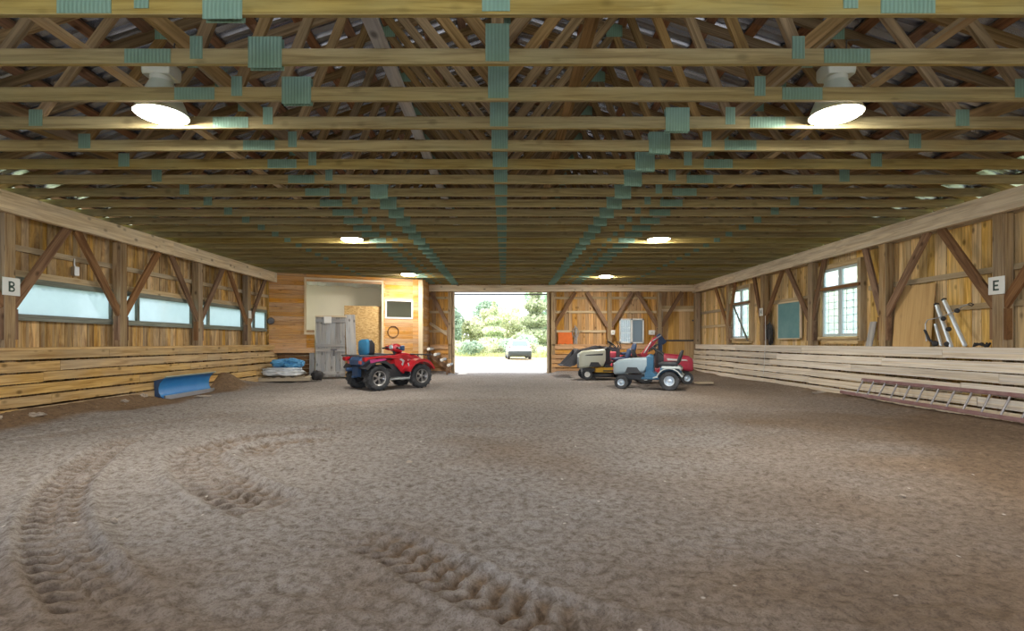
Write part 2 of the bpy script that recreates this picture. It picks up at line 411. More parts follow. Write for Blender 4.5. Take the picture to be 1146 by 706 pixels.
def spline(pts, n=16):
    P = [np.array(p, float) for p in pts]; out = []
    for i in range(len(P) - 1):
        p0 = P[max(i - 1, 0)]; p1 = P[i]; p2 = P[i + 1]; p3 = P[min(i + 2, len(P) - 1)]
        for k in range(n):
            t = k / n
            out.append(.5 * (2 * p1 + (p2 - p0) * t + (2 * p0 - 5 * p1 + 4 * p2 - p3) * t * t + (3 * p1 - p0 - 3 * p2 + p3) * t ** 3))
    out.append(P[-1]); return np.array(out)
TRACKS = [  # path, half width, depth, lug spacing
    ([(-2.2, 7.2), (-2.75, 6.75), (-3.25, 6.2), (-3.3, 5.5), (-2.9, 4.85), (-2.3, 4.2), (-1.65, 3.65)], .27, .075, .17),
    ([(-2.0, 6.3), (-2.5, 6.15), (-2.75, 5.8), (-2.55, 5.3)], .19, .05, .15),
    ([(-1.0, 3.25), (-.62, 2.95), (-.28, 2.6), (.05, 2.35), (.5, 2.05), (.9, 1.7)], .19, .05, .13),
    ([(-4.75, 6.6), (-4.5, 5.8), (-4.1, 5.0), (-3.65, 4.2), (-3.15, 3.55), (-2.65, 3.0), (-2.2, 2.6), (-1.7, 2.2)], .18, .065, .15),
    ([(2.35, 4.75), (2.5, 4.35), (2.65, 3.95), (2.72, 3.7)], .10, .022, .08),
    ([(-5.2, 9.0), (-4.6, 8.2), (-3.7, 7.7), (-2.5, 7.5), (-1.2, 7.4), (.4, 7.35)], .22, .010, .12),
    ([(-6.0, 6.2), (-5.2, 7.6), (-4.2, 8.8), (-2.9, 9.8), (-1.2, 10.4), (.6, 10.8)], .24, .012, .12),
    ([(-5.4, 6.2), (-4.6, 7.5), (-3.7, 8.5), (-2.4, 9.3), (-.8, 9.8), (1.0, 10.1)], .13, .008, .12),
    ([(1.8, 6.4), (3.2, 6.9), (4.8, 7.3), (6.3, 7.2)], .13, .014, .1),
    ([(.9, 2.5), (1.3, 2.9), (1.55, 3.3)], .2, .015, .1),
]
ys = [1.3]
while ys[-1] < 20.5: ys.append(ys[-1] + max(.014, ys[-1] * .0042))
ys = np.array([-4.6, -3.5, -2.4, -1.4, -.6, .1, .6, 1.0] + ys); xs = np.arange(-7.62, 7.6201, .024)
GX, GY = np.meshgrid(xs, ys); fx = GX.ravel(); fy = GY.ravel()
H = base_h(fx, fy); soil_shade = np.zeros_like(H)
near = np.clip((16 - fy) / 9, .2, 1) * 1.5
TEX = near * (.010 * vnoise(fx * 7, fy * 7) + .014 * vnoise(fx * 14 + 5, fy * 13) + .009 * vnoise(fx * 27, fy * 29 + 7)); H += TEX
# churned strip of hoof marks across the foreground
churn = np.clip(1.0 - (fy - 1.6) / 1.7 + .9 * vnoise(fx * .9, fy * .9 + 31), 0, 1) * np.clip((fx + 2.6) / 1.2, 0, 1)
H += churn * (.035 * np.minimum(vnoise(fx * 8 + 2, fy * 9), .12) + .018 * vnoise(fx * 17, fy * 19))
for path, hw, dep, sp in TRACKS:
    c = spline(path); lo = c.min(0) - hw * 2.2; hi = c.max(0) + hw * 2.2
    idx = np.where((fx > lo[0]) & (fx < hi[0]) & (fy > lo[1]) & (fy < hi[1]))[0]
    seg = c[1:] - c[:-1]; ln = np.hypot(seg[:, 0], seg[:, 1]); cum = np.concatenate([[0], np.cumsum(ln)])
    best = np.full(len(idx), 9.); S = np.zeros(len(idx)); T = np.zeros(len(idx)); px, py = fx[idx], fy[idx]
    for i in range(len(seg)):
        dx = px - c[i, 0]; dy = py - c[i, 1]
        t = np.clip((dx * seg[i, 0] + dy * seg[i, 1]) / (ln[i] ** 2 + 1e-9), 0, 1)
        ex = dx - t * seg[i, 0]; ey = dy - t * seg[i, 1]; d = np.hypot(ex, ey)
        m = d < best
        best[m] = d[m]; S[m] = cum[i] + t[m] * ln[i]; T[m] = (np.sign(seg[i, 0] * ey - seg[i, 1] * ex) * d)[m]
    w = np.clip((hw - best) / (hw * .25), 0, 1) * np.clip(S / .4, 0, 1) * np.clip((cum[-1] - S) / .4, 0, 1)
    w = w * np.clip(.75 + 1.1 * vnoise(px * 1.9 + 8, py * 1.9), 0, 1)
    lug = np.sin(2 * PI * (S + .30 * np.abs(T)) / sp + .8 * np.sign(T))
    rib = np.sin(2 * PI * T / (hw * .8))
    H[idx] -= TEX[idx] * .75 * np.clip(w, 0, 1)
    H[idx] += w * (-dep * .55 + dep * .62 * np.clip(lug * 1.6, -1, 1) * (.65 + .35 * rib))
    H[idx] += dep * .5 * np.exp(-((best - hw * 1.15) / (hw * .2)) ** 2) * np.clip(S / .4, 0, 1) * np.clip((cum[-1] - S) / .4, 0, 1)
    soil_shade[idx] = np.maximum(soil_shade[idx], w * min(1, dep / .03) * (.62 + .38 * np.clip(-lug * 1.5, -1, 1)))  # lug grooves darkened: their shade is put into the soil colour
berm = np.clip((-6.55 - fx + .5 * vnoise(fx * 1.5, fy * 1.2)) / .25, 0, 1) * np.clip((14.5 - fy) / 1.5, 0, 1)
berm = np.maximum(berm, np.clip((fx - 6.9 + .5 * vnoise(fx * 1.5, fy * 1.2)) / .3, 0, 1) * .8)
wet_winlight = np.clip(.42 + .20 * (fx - .3) - .20 * (fy - 3.4) + 1.3 * vnoise(fx * .5 + 3, fy * .5) + .6 * vnoise(fx * 1.6, fy * 1.6 + 12), 0, 1) * .85  # brown soil patches; window light painted in as a paler, cooler left side
wet_winlight = np.maximum(wet_winlight, np.clip((fx - 3.0) / 5 + .6 * vnoise(fx * .6 + 20, fy * .4), 0, .6))
soil_shade = np.maximum(np.maximum(soil_shade * .95, berm), wet_winlight)
ny, nx = GX.shape; ii = np.arange(ny * nx).reshape(ny, nx)
quads = np.stack([ii[:-1, :-1], ii[:-1, 1:], ii[1:, 1:], ii[1:, :-1]], -1).reshape(-1, 4)
me = bpy.data.meshes.new('floor'); me.vertices.add(ny * nx); me.loops.add(quads.size); me.polygons.add(len(quads))
me.vertices.foreach_set('co', np.stack([fx, fy, H], -1).ravel()); me.loops.foreach_set('vertex_index', quads.ravel())
me.polygons.foreach_set('loop_start', np.arange(len(quads)) * 4); me.update(calc_edges=True)
me.polygons.foreach_set('use_smooth', [True] * len(quads))
at = me.attributes.new('soil_shade', 'FLOAT', 'POINT'); at.data.foreach_set('value', soil_shade)
def dirt_mat():
    m, t, out = nt('arena_dirt')
    oc = N(t, 'ShaderNodeTexCoord').outputs['Object']; a = N(t, 'ShaderNodeAttribute', _attribute_name='soil_shade')
    n1 = N(t, 'ShaderNodeTexNoise', Scale=1.4, Detail=6., Roughness=.6); L(t, oc, n1.inputs['Vector'])
    n2 = N(t, 'ShaderNodeTexNoise', Scale=17., Detail=8., Roughness=.72); L(t, oc, n2.inputs['Vector'])
    n3 = N(t, 'ShaderNodeTexNoise', Scale=90., Detail=3., Roughness=.7); L(t, oc, n3.inputs['Vector'])
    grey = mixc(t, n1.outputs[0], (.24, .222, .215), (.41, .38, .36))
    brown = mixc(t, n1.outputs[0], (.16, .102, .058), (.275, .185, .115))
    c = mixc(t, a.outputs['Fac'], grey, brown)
    c = mixc(t, ramp(t, n2.outputs[0], [(.36, (.75,)), (.56, (0,))]).outputs[0], c, (.095, .068, .048))
    c = mixc(t, math_(t, 'MULTIPLY', ramp(t, n3.outputs[0], [(.33, (1,)), (.5, (0,))]).outputs[0], .55), c, (.085, .062, .045))
    v = N(t, 'ShaderNodeTexVoronoi', Scale=7.); L(t, oc, v.inputs['Vector'])
    sp = math_(t, 'MULTIPLY', ramp(t, v.outputs['Distance'], [(.05, (1,)), (.1, (0,))]).outputs[0], ramp(t, v.outputs['Color'], [(.62, (0,)), (.7, (1,))]).outputs[0])
    c = mixc(t, math_(t, 'MULTIPLY', sp, .8), c, (.62, .57, .52))
    p = N(t, 'ShaderNodeBsdfPrincipled', Roughness=.95); p.inputs['Specular IOR Level'].default_value = .15
    L(t, c, p.inputs['Base Color'])
    bp = N(t, 'ShaderNodeBump', Strength=.7, Distance=.03); L(t, n2.outputs[0], bp.inputs['Height'])
    b2 = N(t, 'ShaderNodeBump', Strength=.5, Distance=.006); L(t, n3.outputs[0], b2.inputs['Height']); L(t, bp.outputs[0], b2.inputs['Normal'])
    L(t, b2.outputs[0], p.inputs['Normal']); L(t, p.outputs[0], out.inputs[0]); return m
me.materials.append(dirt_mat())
fl = bpy.data.objects.new('floor', me); COL.objects.link(fl); struct(fl)

# outside ground
def yard_mat():
    m, t, out = nt('gravel_yard')
    oc = N(t, 'ShaderNodeTexCoord').outputs['Object']
    sx = N(t, 'ShaderNodeSeparateXYZ'); L(t, oc, sx.inputs[0])
    n = N(t, 'ShaderNodeTexNoise', Scale=.25, Detail=6.); L(t, oc, n.inputs['Vector'])
    n2 = N(t, 'ShaderNodeTexNoise', Scale=6., Detail=6.); L(t, oc, n2.inputs['Vector'])
    gravel = mixc(t, n2.outputs[0], (.50, .46, .42), (.62, .58, .54)); tan = mixc(t, n2.outputs[0], (.50, .38, .24), (.60, .48, .33))
    y = math_(t, 'ADD', sx.outputs[1], math_(t, 'MULTIPLY', n.outputs[0], 10.))
    mr = N(t, 'ShaderNodeMapRange'); mr.inputs[1].default_value = 33; mr.inputs[2].default_value = 39; L(t, y, mr.inputs[0])
    c = mixc(t, mr.outputs[0], gravel, tan)
    mr2 = N(t, 'ShaderNodeMapRange'); mr2.inputs[1].default_value = 44; mr2.inputs[2].default_value = 49; L(t, y, mr2.inputs[0])
    c = mixc(t, mr2.outputs[0], c, mixc(t, n2.outputs[0], (.32, .40, .17), (.50, .52, .28)))
    ax = math_(t, 'ABSOLUTE', sx.outputs[0]); mr3 = N(t, 'ShaderNodeMapRange'); mr3.inputs[1].default_value = 9; mr3.inputs[2].default_value = 11
    L(t, math_(t, 'ADD', ax, n.outputs[0]), mr3.inputs[0])
    c = mixc(t, mr3.outputs[0], c, mixc(t, n2.outputs[0], (.30, .38, .16), (.46, .50, .26)))
    p = N(t, 'ShaderNodeBsdfPrincipled', Roughness=.95); L(t, c, p.inputs['Base Color'])
    bp = N(t, 'ShaderNodeBump', Strength=.4, Distance=.03); L(t, n2.outputs[0], bp.inputs['Height']); L(t, bp.outputs[0], p.inputs['Normal'])
    L(t, p.outputs[0], out.inputs[0]); return m
b = MB()
gx = [-90, -50, -30, -20, -14, -10, -7.7, -4, -1.8, 0, 1.8, 4, 7.7, 10, 14, 20, 30, 50, 90]; gy = [-60, -30, -12, -4.4, 8, 14, 19.5, 19.9, 22, 25, 30, 36, 42, 50, 60, 80, 120]
vv = [(x, y, (-.25 if (abs(x) < 7.8 and -4.5 < y < 19.8) else -.05 - .06 * math.sin(x * .3) * min(1, max(0, (y - 24) / 10))) - (0 if y < 30 else 0)) for y in gy for x in gx]
n_ = len(gx); ff = [(j * n_ + i, j * n_ + i + 1, (j + 1) * n_ + i + 1, (j + 1) * n_ + i) for j in range(len(gy) - 1) for i in range(n_ - 1)]
b.add(vv, ff); struct(b.build('ground', yard_mat()))

# ------------------------------------------------------------------ board walls
HW = 7.6; YB = 19.8; YF = -3.5; ZC = 3.43; PITCH = 1 / 3.; EAVE = 7.9
def roof_z(x): return 3.56 + (EAVE - abs(x)) * PITCH
def board_wall(mb, axis, a, b_, pos, out_dir, z0, z1, holes=(), wmin=.13, wmax=.2, th=.022):
    """vertical boards from a to b_ along axis; holes: (a0,a1,z0,z1); battens behind the joints"""
    brk = sorted({a, b_} | {h[0] for h in holes if a < h[0] < b_} | {h[1] for h in holes if a < h[1] < b_})
    for s0, s1 in zip(brk[:-1], brk[1:]):
        x = s0
        while x < s1 - 1e-6:
            w = random.uniform(wmin, wmax); e = x + w
            if s1 - e < .09: e = s1
            zt = z1((x + e) / 2) if callable(z1) else z1
            spans = [(z0, zt)]
            for h in holes:
                if h[0] < (x + e) / 2 < h[1]:
                    spans = [q for sp in spans for q in ((sp[0], min(sp[1], h[2])), (max(sp[0], h[3]), sp[1])) if q[1] - q[0] > .02]
            d = random.uniform(-.006, .006)
            for q0, q1 in spans:
                for (u0, u1, dd, t_) in ((x + .005, e - .005, d, th), (e - .03, e + .03, out_dir * (th + .004), .018)):
                    if t_ == .018 and e == s1: u1 = e + .008
                    if axis == 'y': mb.beam((pos + dd, (u0 + u1) / 2, q0), (pos + dd, (u0 + u1) / 2, q1), t_, u1 - u0, up=(0, 1, 0))
                    else: mb.beam(((u0 + u1) / 2, pos + dd, q0), ((u0 + u1) / 2, pos + dd, q1), u1 - u0, t_, up=(0, 1, 0))
            x = e
def pane_box(mb, axis, a0, a1, pos, z0, z1, th=.008):
    if axis == 'y': mb.box(pos - th / 2, pos + th / 2, a0, a1, z0, z1)
    else: mb.box(a0, a1, pos - th / 2, pos + th / 2, z0, z1)

POST_L = [7.55, 9.80, 12.28, 14.62]; POST_R = [7.58, 9.90, 12.25, 14.54, 16.80]
# left wall with a strip of cloudy plastic windows
SZ0, SZ1 = 1.64, 2.13
strips = [(2.78, 5.08), (5.24, 7.46), (7.64, 9.72), (9.88, 12.20), (12.36, 14.54), (14.70, 16.0)]
TK_ADDED_WIN = (16.35, 17.35, 1.2, 3.2)
b = MB(); board_wall(b, 'y', YF, YB, -HW, -1, -.05, 3.44, [(s[0], s[1], SZ0, SZ1) for s in strips] + [TK_ADDED_WIN])
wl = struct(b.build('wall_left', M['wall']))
b = MB()
for z in (2.66,): b.box(-7.58, -7.535, YF, YB, z - .045, z + .045)
for y0, y1 in strips:
    b.box(-7.585, -7.535, y0 - .02, y1 + .02, SZ1 + .075, SZ1 + .19)
b.build('girt', M['girt'], wl)
for i, (y0, y1) in enumerate(strips):
    b = MB(); b.box(-7.60, -7.51, y0, y1, SZ0 - .10, SZ0); b.box(-7.60, -7.51, y0, y1, SZ1, SZ1 + .085)
    mull = [] if y1 < 9.8 else [y0 + .52]
    for mz in mull: b.box(-7.60, -7.52, mz - .035, mz + .035, SZ0, SZ1)
    b.box(-7.6, -7.52, y0, y0 + .04, SZ0, SZ1); b.box(-7.6, -7.52, y1 - .04, y1, SZ0, SZ1)
    w = struct(b.build('window_%d' % (i + 1), M['frame_green']))
    p = MB(); pane_box(p, 'y', y0 + .03, y1 - .03, -7.575, SZ0 - .01, SZ1 + .01); p.build('pane', M['plasticpane'], w)
b = MB(); y0, y1, z0, z1 = TK_ADDED_WIN  # unseen window, added to brighten the tack room interior
for q in ((y0, y0 + .06, z0, z1), (y1 - .06, y1, z0, z1), (y0, y1, z0, z0 + .06), (y0, y1, z1 - .06, z1)): b.box(-7.6, -7.54, *q)
w = struct(b.build('window_11', M['vinyl'])); p = MB(); pane_box(p, 'y', y0 + .03, y1 - .03, -7.575, z0 + .03, z1 - .03); p.build('pane', M['milkfill'], w)
# right wall with two tall casement windows
WA = (10.72, 11.98, 1.33, 2.90); WB = (15.50, 16.72, 1.33, 2.90)
b = MB(); board_wall(b, 'y', YF, YB, HW, 1, -.05, 3.44, [WA, WB], wmin=.16, wmax=.24)
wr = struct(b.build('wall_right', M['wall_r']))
b = MB()
for z, segs in ((3.16, ((YF, WA[0] - .1), (WA[1] + .1, WB[0] - .1), (WB[1] + .1, YB))), (2.32, ((YF, 10.5), (12.1, 15.3), (16.9, YB))), (1.78, ((YF, 8.7), (17.0, YB)))):
    for s in segs: b.box(7.535, 7.585, s[0], s[1], z - .045, z + .045)
b.build('girt', M['girt'], wr)
def casement(name, w):
    y0, y1, z0, z1 = w; zt = z0 + (z1 - z0) * .70
    b = MB()
    for a in ((y0 - .09, y0 + .01), (y1 - .01, y1 + .09)): b.box(7.46, 7.60, a[0], a[1], z0 - .1, z1 + .09)
    b.box(7.46, 7.6, y0, y1, z1 - .01, z1 + .09); b.box(7.42, 7.60, y0 - .05, y1 + .05, z0 - .06, z0 + .0)
    b.box(7.47, 7.58, y0, y1, z0 - .16, z0 - .06)
    o = struct(b.build(name, M['girt']))
    f = MB(); c = (y0 + y1) / 2
    for a0, a1 in ((y0, c), (c, y1)):
        for q0, q1 in ((z0, zt), (zt, z1)):
            f.box(7.51, 7.565, a0 + .005, a0 + .065, q0 + .005, q1 - .005); f.box(7.51, 7.565, a1 - .065, a1 - .005, q0 + .005, q1 - .005)
            f.box(7.51, 7.565, a0 + .06, a1 - .06, q0 + .005, q0 + .065); f.box(7.51, 7.565, a0 + .06, a1 - .06, q1 - .065, q1 - .005)
    f.build('sash', M['bluegreyframe'], o)
    g = MB()
    for k in range(1, 7):
        z = z0 + (zt - z0) * k / 7; g.box(7.515, 7.525, y0 + .06, y1 - .06, z - .006, z + .006)
    for k in (1, 2, 4, 5):
        y = y0 + (y1 - y0) * k / 6; g.box(7.515, 7.525, y - .005, y + .005, z0 + .06, zt)
    g.build('guard_wire', M['bluegreyframe'], o)
    p = MB(); pane_box(p, 'y', y0 + .02, y1 - .02, 7.545, z0 + .02, z1 - .02); p.build('pane', M['glass'], o)
    r = MB(); r.box(7.40, 7.44, y0 - .12, y1 + .12, zt - .03, zt + .03); r.build('guard_rail', M['brace'], o)
    return o
casement('window_7', WA); wB = casement('window_8', WB)
b = MB(); b.beam((7.41, 16.45, 2.42), (7.41, 15.45, 1.25), .03, .05); b.build('guard_brace', M['frame_green'], wB)

# back wall
DX0, DX1, DZ = -2.02, 1.68, 3.16
BW = (4.47, 5.42, 1.16, 2.12); MD = (6.14, 7.46, -.05, 2.40)
b = MB(); board_wall(b, 'x', -HW, HW, YB, 1, -.1, 3.44, [(DX0, DX1, -1, DZ), BW, MD])
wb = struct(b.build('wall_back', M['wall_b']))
b = MB(); board_wall(b, 'x', -HW, HW, YB + .02, 1, 3.44, lambda x: roof_z(x) - .02); b.build('gable', M['wall_b'], wb)
b = MB()
for z in (2.93, 2.38, 1.63):
    for s in ((-7.5, DX0 - .1), (1.85, 4.3 if z < 2.2 else 6.05), (5.6 if z < 2.2 else 5.9, 6.05)): b.box(s[0], s[1], 19.735, 19.785, z - .045, z + .045)
b.box(6.05, 7.5, 19.72, 19.78, 2.50, 2.62)
b.build('girt', M['girt'], wb)
b = MB(); b.box(-7.5, 7.5, 19.60, 19.70, 3.17, 3.42); struct(b.build('trim_3', M['beam']))
b = MB()
b.box(DX0 - .02, DX0 + .05, 19.62, 19.95, -.15, DZ); b.box(DX1 - .03, DX1 + .05, 19.62, 19.95, -.15, DZ); b.box(DX0, DX1, 19.70, 19.95, DZ, DZ + .06)
d1 = struct(b.build('door_1', M['post']))
b = MB(); b.box(DX0 + .05, DX1 - .03, 19.90, 19.96, DZ - .10, DZ - .05); b.build('track', M['darksteel'], d1)
# sliding window
b = MB(); x0, x1, z0, z1 = BW
for q in ((x0, x0 + .05, z0, z1), (x1 - .05, x1, z0, z1), (x0, x1, z0, z0 + .05), (x0, x1, z1 - .05, z1), ((x0 + x1) / 2 - .035, (x0 + x1) / 2 + .035, z0, z1)):
    b.box(q[0], q[1], 19.74, 19.83, q[2], q[3])
w9 = struct(b.build('window_9', M['vinyl']))
b = MB()
for k in range(1, 5): b.box(x0 + .05 + k * .09, x0 + .056 + k * .09, 19.79, 19.80, z0 + .05, z1 - .05)
for k in range(1, 4): b.box(x0 + .05, (x0 + x1) / 2 - .03, 19.79, 19.80, z0 + .2 * k, z0 + .2 * k + .012)
b.build('muntin', M['vinyl'], w9)
b = MB(); pane_box(b, 'x', x0 + .03, (x0 + x1) / 2, 19.80, z0 + .03, z1 - .03); b.build('pane', M['dimglass'], w9)
b = MB(); pane_box(b, 'x', (x0 + x1) / 2, x1 - .03, 19.79, z0 + .03, z1 - .03); b.build('screen', M['darkglass'], w9)
# plank man door in two leaves
b = MB(); x0, x1, z0, z1 = MD
n = 6
for k in range(n):
    a = x0 + .02 + (x1 - x0 - .04) * k / n; e = x0 + .02 + (x1 - x0 - .04) * (k + 1) / n
    b.box(a + .002, e - .002, 19.76, 19.80, 1.25, z1 + .02); b.box(a + .002, e - .002, 19.76, 19.80, .06, 1.245)
d2 = struct(b.build('door_2', M['doorply']))
b = MB(); b.box(x0 - .1, x0 + .01, 19.71, 19.8, 0, z1 + .02); b.box(x1 - .01, x1 + .08, 19.71, 19.8, 0, z1 + .02); b.box(x0 - .1, x1 + .08, 19.70, 19.8, z1, z1 + .09)
b.build('door_frame', M['trimw'], d2)
b = MB(); b.box(x0 + .03, x1 - .03, 19.735, 19.76, 1.24, 1.30); b.build('latch_bar', M['darksteel'], d2)
b = MB()
for z in (2.05, .35): b.box(x1 - .16, x1 + .03, 19.74, 19.76, z - .03, z + .03)
b.build('hinge', M['darksteel'], d2)

# horizontal kick boards
def kick(name, axis, a, b_, p_top, p_bot, mat, z_top=1.085, rows=6, side=1):
    mb = MB(); h = .143; step = .178
    for r in range(rows):
        z1 = z_top - r * step; z0 = z1 - h - (.012 if r % 2 else 0)
        t = (z_top - (z0 + z1) / 2) / 1.05; p = p_top + (p_bot - p_top) * t
        x = a
        while x < b_ - .05:
            e = min(b_, x + random.uniform(3.2, 4.9))
            if b_ - e < .8: e = b_
            dz = random.uniform(-.012, .012); dz2 = random.uniform(-.012, .012)
            if axis == 'y': mb.beam((p, x + .004, (z0 + z1) / 2 + dz), (p, e - .004, (z0 + z1) / 2 + dz2), .04, z1 - z0)
            else: mb.beam((x + .004, p, (z0 + z1) / 2 + dz), (e - .004, p, (z0 + z1) / 2 + dz2), .04, z1 - z0)
            x = e
    o = struct(mb.build(name, mat))
    back = MB()        # studs that carry the boards
    y = a + .1
    while y < b_:
        if axis == 'y': back.beam((p_bot + side * .07, y, -.1), (p_top + side * .07, y, z_top - .05), .06, .09, up=(0, 1, 0))
        else: back.beam((y, p_bot + side * .07, -.1), (y, p_top + side * .07, z_top - .05), .09, .06, up=(0, 1, 0))
        y += 1.22
    back.build('stud', M['brace'], o)
    cap = MB()
    if axis == 'y': cap.box(min(p_top - .03 * side, p_top + .21 * side), max(p_top - .03 * side, p_top + .21 * side), a, b_, z_top - .005, z_top + .035)
    else: cap.box(a, b_, min(p_top - .03 * side, p_top + .17 * side), max(p_top - .03 * side, p_top + .17 * side), z_top - .005, z_top + .035)
    cap.build('ledge', mat, o)
    return o
kick('baseboard_left', 'y', YF, 16.3, -7.36, -7.28, M['kick_l'], side=-1)
kick('baseboard_right', 'y', YF, 19.6, 7.36, 7.26, M['kick_r'], side=1)
kick('baseboard_back', 'x', 1.80, 5.98, 19.58, 19.55, M['tack'], side=1)
kick('baseboard_alcove', 'x', -2.9, -2.06, 19.58, 19.56, M['tack'], side=1)

# wall plates
for nm, sx in (('trim_1', -1), ('trim_2', 1)):
    b = MB(); y = YF
    while y < 19.6:
        e = min(19.7, y + 4.88); b.box(sx * 7.33 - .05, sx * 7.33 + .05, y, e, 3.115, 3.415); y = e
    struct(b.build(nm, M['beam']))

# posts with knee braces (local x runs along the wall, local -y faces the room)
def post_proto(dirs=(-1, 1), h=3.12, w=.17, base=-.05, run=1.04, zk=1.86):
    r = empty('timber_post')
    b = MB(); b.box(-w / 2, w / 2, -.08, .08, base, h); b.build('shaft', M['post'], r, bevel=.004, seg=1)
    for d in dirs:
        b = MB(); b.beam((d * .06, -.04, zk - .12), (d * (run[d] if isinstance(run, dict) else run), -.04, h + .02), .045, .14); b.build('knee_brace', M['brace'], r)
        b = MB(); b.box(d * (w / 2 + .025) - .025, d * (w / 2 + .025) + .025, -.07, .01, zk - .62, zk - .16); b.build('cleat', M['brace'], r)
    return r
ordn = ['first', 'second', 'third', 'fourth', 'fifth']
pp = post_proto(); pw = [post_proto(run={1: 1.04, -1: .52}), post_proto(run={1: .52, -1: 1.04})]
first = True
for sx, nm, ys_ in ((-1, 'left', POST_L), (1, 'right', POST_R)):
    for i, y in enumerate(ys_):
        if sx > 0 and i in (1, 2): o = pw[i - 1]
        elif sx > 0 and i in (3, 4): o = copy_tree(pw[i - 3])
        else: o = pp if first else copy_tree(pp); first = False
        o.location = (sx * 7.45, y, 0); o.rotation_euler = (0, 0, PI / 2 if sx < 0 else -PI / 2)
        if i == 0: lab = 'brown timber post with two knee braces carrying the white letter %s sign' % ('B' if sx < 0 else 'E')
        else: lab = 'brown timber post with two knee braces, %s from the camera along the %s wall' % (ordn[i], nm)
        tag(o, lab, 'post', 'timber posts along the side walls')
bp_ = post_proto(run=.87, zk=1.92, w=.15)
for i, (x, lab) in enumerate(((4.05, 'timber post on the back wall just left of the small white sliding window'), (5.98, 'timber post on the back wall just left of the plank man door'))):
    o = bp_ if i == 0 else copy_tree(bp_)
    o.location = (x, 19.63, 0); tag(o, lab, 'post', 'timber posts along the back wall')
o = post_proto(dirs=(1,), run=.87, zk=1.92, w=.15); o.location = (1.86, 19.63, 0); tag(o, 'timber post forming the right jamb of the open barn doorway', 'post', 'timber posts along the back wall')
o = post_proto(dirs=(-1,), run=.74, zk=1.92, w=.13); o.location = (-2.12, 19.63, 0); tag(o, 'timber post forming the left jamb of the open barn doorway', 'post', 'timber posts along the back wall')
o = post_proto(dirs=(), w=.2); o.location = (7.42, 19.56, 0); tag(o, 'dark timber corner post right of the plank man door', 'post', 'timber posts along the back wall')
# loose diagonal plank nailed across the alcove
b = MB(); b.beam((-2.93, 19.712, 1.95), (-2.20, 19.712, 1.48), .03, .11)
tag(b.build('diagonal_plank', M['girt']), 'pale plank nailed diagonally low across the alcove left of the open doorway', 'plank')

# ------------------------------------------------------------------ roof
for nm, s in (('roof_left', -1), ('roof_right', 1)):
    b = MB(); vs = []; fs = []
    per = .19; y = YF - .3; prof = []
    while y < YB + .4:
        for f_, z in ((0, 0), (.055, 0), (.08, .05), (.12, .05), (.145, 0)): prof.append((y + f_, z))
        y += per
    for (yy, zz) in prof:
        for x in (0., EAVE + .25): vs.append((s * x, yy, roof_z(x) + .055 + zz))
    for i in range(len(prof) - 1): fs.append((2 * i, 2 * i + 1, 2 * i + 3, 2 * i + 2))
    b.add(vs, fs); ro = struct(b.build(nm, M['roof']))
    b = MB(); x = .15
    while x < EAVE:
        yy = YF
        while yy < YB + .2:
            e = min(YB + .3, yy + 4.9); b.beam((s * x, yy, roof_z(x) + .022), (s * x, e, roof_z(x) + .022), .12, .038, up=(s * PITCH, 0, 1)); yy = e
        x += .50
    b.build('purlin', M['purlin'], ro)

# trusses
TX = -.06
def truss_proto(left_tall, right_tall):
    r = empty('roof_truss')
    th = .04; zc = ZC + .062
    b = MB(); b.beam((-7.62, 0, zc), (7.62, 0, zc), th, .124); b.build('bottom_chord', M['chord'], r, bevel=.003, seg=1)
    for s in (-1, 1):
        b = MB(); b.beam((s * 7.85, 0, roof_z(7.85) - .06), (0, 0, roof_z(0) - .06), th, .12); b.build('top_chord', M['web'], r)
    zt = lambda x: roof_z(x) - .10; zb = ZC + .11
    webs = [((0, zb), (0, zt(0)))]
    for s in (-1, 1):
        webs += [((0, zb), (s * 1.6, zt(1.6))), ((s * 2.41, zb), (s * 1.6, zt(1.6))), ((s * 2.41, zb), (s * 3.9, zt(3.9))),
                 ((s * 4.83, zb), (s * 3.9, zt(3.9))), ((s * 4.83, zb), (s * 6.2, zt(6.2)))]
    for p, q in webs:
        b = MB(); b.beam((p[0], 0, p[1]), (q[0], 0, q[1]), th * .98, .095); b.build('web', M['web'], r)
    plates = [(0, zb + .06, .19, .30), (-2.8, zc, .37, .112), (2.8, zc, .37, .112)]
    plates += [(s * 2.41, zb + .02, .10, .18) for s in (-1, 1)] + [(s * 4.83, zb + .0, .14, .17) for s in (-1, 1)]
    if left_tall: plates.append((-1.86, zc + .03, .27, .25))
    if right_tall: plates.append((1.86, zc + .03, .25, .25))
    plates += [(0, zt(0) - .05, .3, .25)] + [(s * x, zt(x) + .02, .22, .18) for s in (-1, 1) for x in (1.6, 3.9)]
    for x, z, w, h in plates:
        b = MB()
        for sy in (-1, 1): b.box(x - w / 2, x + w / 2, sy * (th / 2 + .002) - .002, sy * (th / 2 + .002) + .002, z - h / 2, z + h / 2)
        b.build('gusset_plate', M['plate'], r)
    return r
ORD = ['nearest', 'second', 'third', 'fourth', 'fifth', 'sixth', 'seventh', 'eighth', 'ninth', 'tenth', 'eleventh', 'twelfth', 'thirteenth', 'fourteenth', 'fifteenth', 'sixteenth', 'seventeenth', 'eighteenth', 'nineteenth', 'twentieth', 'twenty-first', 'twenty-second', 'twenty-third', 'twenty-fourth', 'twenty-fifth', 'twenty-sixth', 'twenty-seventh']
protos = {}
for k in range(27):
    key = (k < 3 or k >= 7, k >= 3)
    if key not in protos: protos[key] = o = truss_proto(*key)
    else: o = copy_tree(protos[key])
    o.location = (TX, 3.465 + .612 * k, 0)
    tag(o, '%s pine roof truss with green gusset plates, counted from the camera' % ORD[k], 'roof truss', 'pine roof trusses')
